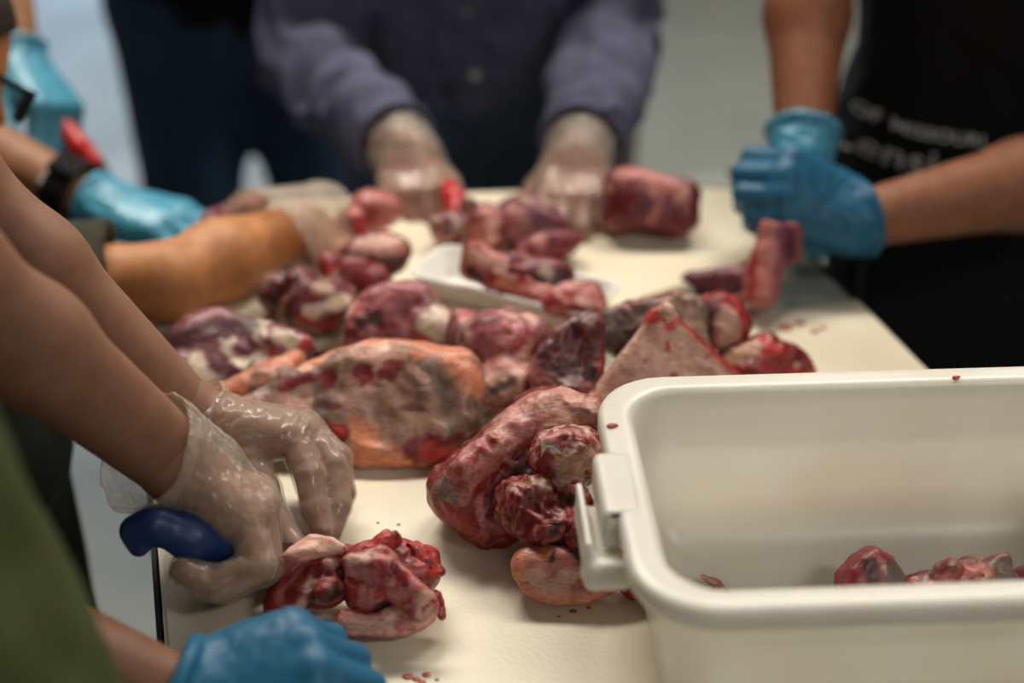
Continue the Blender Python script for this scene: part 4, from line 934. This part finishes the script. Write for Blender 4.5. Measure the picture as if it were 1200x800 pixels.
# glasses: child of that person
ro = np.array(root_loc(R3[0])); hf3, hu3, hr3 = frame(HF3, HU3)
gb = bmesh.new(); ey = H3+hf3*.108+hu3*.002-ro
def bar(a, b, r=.0024): cyl(gb, a, b, r, r, 8)
for sd in (1, -1):
    cc = ey+hr3*sd*.031; cor = [cc+hr3*a*.025+hu3*b for a, b in ((-1, .014), (1, .014), (.95, -.016), (-.8, -.018))]
    for i in range(4): bar(cor[i], cor[(i+1) % 4])
    bar(cc+hr3*sd*.026+hu3*.012, cc+hr3*sd*.040-hf3*.11+hu3*.012, .003)
bar(ey+hr3*.007+hu3*.006, ey-hr3*.007+hu3*.006)
gl = bmobj('glasses', gb, BLACKP, R3[0]); gl['label'] = 'black framed glasses'
GLASS = mat('clear_lens', (.9, .9, .9), .05, **{'Transmission Weight': 1.0, 'IOR': 1.1})
for sd in (1, -1):
    cc = ey+hr3*sd*.031; lb = bmesh.new(); box(lb, cc-hu3*.001, (.048, .0012, .031), np.stack([hr3, hf3, hu3])); bmobj('lens', lb, GLASS, gl)

# --- person with the wristwatch and bright blue gloves
E4, W4 = px(-130, 130, 1.66), px(116, 242, 1.59)
E4b, W4b = px(-30, -150, 1.80), px(20, 72, 1.745)
R4 = person('person with a black wristwatch and bright blue gloves at the far left', (-.98, 1.84, .95), (-.90, 1.80, 1.22), math.radians(-10),
            {'R': (E4, W4, (-.84, 1.68, 1.28)), 'L': (E4b, W4b, (-.83, 1.95, 1.34))}, SK4, CHAR, DENIM, (-.82, 1.80, 1.56), (.8, -.2, -.55), s=1.0, hairm=HAIRB, h=.007, sleeve=.7)
hp, J = hand(W4, px(206, 258, 1.57), nrm(cU*.85-cV*.5), -1, C3(26, 30, 20), 1.02, thumb=[(.7, .5, -.5), (.8, .1, -.6), (.9, 0, -.5)], spread=(8, 2, -4, -12), fat=1.12)
glove(R4[0], hp, W4, R4[4]['R'][2], BLUEB, .0026, .008, .036, .0022, 'bright blue nitrile glove')
hp, J = hand(W4b, px(82, 140, 1.71), nrm(cR*.75+cU*.45-cV*.4), 1, C3(48, 62, 30), 1.05, thumb=[(.7, .5, -.5), (.9, .1, -.4), (.95, -.1, -.3)], fat=1.2)
glove(R4[0], hp, W4b, R4[4]['L'][2], BLUEB, .0026, .016, .037, .0018, 'bright blue nitrile glove')
ax = R4[4]['R'][2]; wc = W4-ax*.038; ro = np.array(root_loc(R4[0])); b1 = nrm(cU*.6-cV*.7+cR*.25); b1 = nrm(b1-ax*(b1@ax)); b2 = np.cross(ax, b1)
ring = [Pr((lambda P: np.maximum(np.abs(np.sqrt(((P-wc)@b1)**2+((P-wc)@b2)**2)-.0375)-.0032, np.abs((P-wc)@ax)-.016)), wc-.06, wc+.06, .002)]
wt = addpart('wristwatch', ring, .0022, BLACKP, R4[0], None, 0, 1, 'black wristwatch with square case')
wb = bmesh.new(); box(wb, wc+b1*.041-ro, (.036, .032, .010), np.stack([ax, b2, b1]), bev=.004); bmobj('watch_case', wb, BLACKP, wt)
wb = bmesh.new(); box(wb, wc+b1*.0462-ro, (.028, .025, .0016), np.stack([ax, b2, b1])); bmobj('watch_glass', wb, mat('watch_glass', (.01, .01, .012), .08), wt)
wb = bmesh.new(); box(wb, wc-ax*.0165+b1*.030+b2*.018-ro, (.0045, .020, .008), np.stack([ax, nrm(b2+b1*-.5), nrm(b1+b2*.5)])); bmobj('painted_glint', wb, mat('pale_painted_glint', (.6, .6, .56), .4), wt)  # pale block stands in for a reflection on the side of the watch
knife('knife with a red handle pointing down in the bright blue fist', px(78, 150, 1.71), [px(94, 172, 1.70), px(112, 190, 1.695)], [.011, .012, .010], REDP, px(146, 258, 1.665), .024, STEEL, cR)

# --- person in the grey purple shirt
E6, W6 = px(360, 72, 1.86), px(474, 176, 1.645)
E6b, W6b = px(716, 44, 1.86), px(678, 180, 1.62)
R6 = person('person in a buttoned grey purple shirt with clear gloves at the end of the table', (-.05, 1.985, .97), (-.05, 1.945, 1.25), math.radians(-90),
            {'R': (E6, W6, (-.255, 1.92, 1.31), .94), 'L': (E6b, W6b, (.155, 1.92, 1.31), .94)}, SK6, PURP, KHK, (-.05, 1.84, 1.60), (0, -.85, -.55), s=1.06, bulk=1.03, hairm=HAIRG, h=.007, sleeve=1.86, wr=.015, sh=.006)
hr_ = []
hpA, J = hand(W6, px(490, 248, 1.57), nrm(-cV+cU*.25), -1, C3(30, 48, 30), .90, thumb=[(.8, .55, -.3), (.9, .2, -.4), (.9, 0, -.4)], fat=1.0)
hpB, J = hand(W6b, px(668, 256, 1.535), nrm(-cV+cU*.3), 1, dict(i=(6, 16, 12), m=(10, 20, 14), r=(14, 24, 16), p=(20, 28, 20)), .95, thumb=[(.8, .55, -.3), (.95, .2, -.3), (.95, 0, -.3)], spread=(13, 3, -7, -14), fat=.98)
for hp_, W_, ax_ in ((hpA, W6, R6[4]['R'][2]), (hpB, W6b, R6[4]['L'][2])):
    pos, F = sdf_mesh(hp_, .003); me2 = qmesh('hand_skin', pos, F, np.array(root_loc(R6[0]))); bm = bmesh.new(); bm.from_mesh(R6[1].data); bm.from_mesh(me2)
    for fc in bm.faces: fc.smooth = True
    bm.to_mesh(R6[1].data); bm.free()
    clear(R6[0], hp_+[hp_[0]], W_, ax_, .035, .018, CLOUDY, .0026, .006)
knife('red handled knife in the clear glove of the person in grey purple', px(526, 220, 1.57), [px(532, 232, 1.555), px(534, 246, 1.54)], [.010, .0115, .009], REDP, px(560, 238, 1.52), .02, STEEL, cU)
# placket, buttons, cuffs
ro = np.array(root_loc(R6[0])); f6 = R6[3]
def march(P, D, f, n=90):
    P = P.copy(); D = D if D.ndim == 2 else np.tile(D, (len(P), 1))
    for _ in range(n): P = P+D*np.clip(f(P)*.7, -.02, .02)[:, None]
    return P
sh6 = R6[2]; BUT = mat('button_pearl', (.62, .60, .56), .35)
for x, y in ((549, 10), (557, 87), (565, 163), (571, 232), (543, -62), (537, -130)):
    p = march(px(x, y, 1.7)[None], nrm(px(x, y, 1.7)-CAM), f6)[0]
    bm = bmesh.new(); cyl(bm, p-ro+np.array([0, .003, 0]), p-ro-np.array([0, .005, 0]), .0068, .0060, 14); bmobj('button', bm, BUT, sh6)
ys = np.linspace(-160, 240, 40); PL = []
for off in (-17, 17):
    P0 = np.stack([px(x, y, 1.7) for x, y in zip(549+(ys-10)*.105+off, ys)]); PL.append(march(P0, np.stack([nrm(p-CAM) for p in P0]), f6))
bm = bmesh.new(); r0 = []
for L_, dy in ((PL[0], .004), (PL[0], -.002), (PL[1], -.002), (PL[1], .004)): r0.append([bm.verts.new((p-ro+[0, dy, 0]).tolist()) for p in L_])
for a_, b_ in zip(r0[:-1], r0[1:]):
    for i in range(len(a_)-1): bm.faces.new((a_[i], a_[i+1], b_[i+1], b_[i]))
bmesh.ops.recalc_face_normals(bm, faces=bm.faces); bmobj('placket', bm, PURP, sh6)
for k in 'RL':
    E, W, ax = R6[4][k]; c = E+(W-E)*.9
    cf = [Pr((lambda c, ax: (lambda P: np.maximum(np.abs(np.linalg.norm((P-c)-np.outer((P-c)@ax, ax), axis=1)-.047)-.0035, np.abs((P-c)@ax)-.03)))(c-ax*.022, ax), c-.09, c+.09, .002)]
    addpart('cuff', cf, .0032, PURP, sh6, lambda P, d: d+.003*(fbm(P, .03, 2)-.5), .003)

# --- person in black at the right
E7, W7 = px(950, -62, 1.62), px(940, 170, 1.535)
E7b, W7b = px(1300, 194, 1.53), px(1006, 258, 1.455)
R7 = person('person in a black lettered shirt with blue gloves holding a shank bone at the right', (.60, 1.66, .94), (.585, 1.62, 1.22), math.radians(-90),
            {'R': (E7, W7, (.40, 1.67, 1.33)), 'L': (E7b, W7b, (.765, 1.585, 1.29))}, SK7, BLACKC, BLACKC, (.53, 1.52, 1.56), (-.3, -.8, -.55), s=1.02, bulk=1.03, hairm=HAIRB, h=.007, sleeve=.6, wr=.005)
fr7 = np.array([math.cos(math.radians(-90)), math.sin(math.radians(-90)), 0]); rr7 = np.array([-fr7[1], fr7[0], 0])
ap = [rbox(np.array([.60, 1.66, .655])+fr7*.115, np.stack([rr7, fr7, [0, 0, 1]]), (.175, .022, .27), .012)]
addpart('apron', ap, .008, BLACKC, R7[0], lambda P, d: d+.02*(fbm(P*np.array([1, 1, .2]), .12, 1)-.5), .012, 2, 'black apron skirt')
hp, J = hand(W7b, px(915, 216, 1.43), nrm(-cV+cU*.3-cR*.1), 1, C3(52, 66, 32), 1.02, thumb=[(.75, .4, -.5), (.9, .0, -.5), (.9, -.2, -.5)], fat=1.14)
glove(R7[0], hp, W7b, R7[4]['L'][2], BLUE, .0024, .006, .0375, .0016, 'blue nitrile glove')
hp, J = hand(W7, px(930, 225, 1.535), nrm(cV*.5-cR*.8+cU*.1), -1, C3(65, 75, 35), 1.0, thumb=[(.8, .3, -.5), (.7, .1, -.8), (.5, .1, -.9)], fat=1.1)
glove(R7[0], hp, W7, R7[4]['R'][2], BLUEB, .0024, .018, .039, .0018, 'pale blue nitrile glove with a loose cuff')
# lettering printed on the shirt
LET = mat('print_white', (.62, .62, .62), .7); ro = np.array(root_loc(R7[0]))
fd = np.array([math.cos(math.radians(-90)), math.sin(math.radians(-90)), 0]); tr_ = np.array([-fd[1], fd[0], 0])
def lettering(txt, size, p0, sx=1.0):
    cu = bpy.data.curves.new('lettering', 'FONT'); cu.body = txt; cu.size = size; cu.space_character = 1.05; cu.fill_mode = 'FRONT'; cu.offset = .0004
    o = bpy.data.objects.new('lettering', cu); COL.objects.link(o); dg = bpy.context.evaluated_depsgraph_get(); me = bpy.data.meshes.new_from_object(o.evaluated_get(dg))
    bpy.data.objects.remove(o); co = np.array([v.co[:] for v in me.vertices])
    P = p0+np.outer(co[:, 0]*sx, tr_)+np.outer(co[:, 1], [0, 0, 1]); Q = march(P-fd*(-.12), -fd, R7[3]); Q = Q+fd*.0045-ro
    for v, q in zip(me.vertices, Q): v.co = q
    bad = np.abs(R7[3](Q+ro-fd*.0045)) > .004; bad |= (P-Q-ro)@-fd > .5
    bm = bmesh.new(); bm.from_mesh(me); bm.verts.ensure_lookup_table()
    bmesh.ops.delete(bm, geom=[bm.verts[i] for i in np.nonzero(bad)[0]], context='VERTS'); bm.to_mesh(me); bm.free()
    return link('lettering', me, LET, R7[2])
p = march(px(1042, 148, 1.3)[None], nrm(px(1042, 148, 1.3)-CAM), R7[3])[0]
lettering('OF MISSOURI.', .0205, p-tr_*.034, 1.0)
p = march(px(1036, 190, 1.3)[None], nrm(px(1036, 190, 1.3)-CAM), R7[3])[0]
lettering('tension', .047, p-tr_*.046, 1.0)

# --- bystander behind
R5 = person('bystander in dark blue jeans and black jacket standing behind the left of the table', (-.46, 2.34, .94), (-.46, 2.34, 1.24), math.radians(-70),
            {'R': ((-.70, 2.30, 1.16), (-.50, 2.16, 1.20)), 'L': ((-.20, 2.34, 1.16), (-.40, 2.14, 1.17))}, SK4, BLACKC, DENIM, (-.45, 2.32, 1.62), (.3, -.9, -.2), s=1.05, bulk=1.06, hairm=HAIRB, h=.009, sleeve=1.9,
            legs=((-.60, 2.36, .09), (-.34, 2.40, .09)))
for k in 'RL':
    W_ = R5[4][k][1]; hp, J = hand(W_, W_+np.array([.08, 0, .02] if k == 'R' else [-.08, 0, .02]), (0, -.9, .2), -1 if k == 'R' else 1, C3(20, 30, 20), 1.0)
    pos, F = sdf_mesh(hp, .004); me2 = qmesh('hand_skin', pos, F, np.array(root_loc(R5[0]))); bm = bmesh.new(); bm.from_mesh(R5[1].data); bm.from_mesh(me2)
    for fc in bm.faces: fc.smooth = True
    bm.to_mesh(R5[1].data); bm.free()

# --- maroon bin behind the purple shirt
e = empty('waste_bin', (.115, 2.62, 0), 'dark maroon bin on the floor behind the purple sleeve', 'bin')
MAR = mat('maroon_plastic', (.055, .008, .012), .5)
bm = bmesh.new(); cyl(bm, (0, 0, 0), (0, 0, .64), .11, .135, 28); bmobj('body', bm, MAR, e, smooth=False)
bm = bmesh.new(); cyl(bm, (0, 0, .635), (0, 0, .675), .145, .143, 28); bmobj('lid', bm, MAR, e)
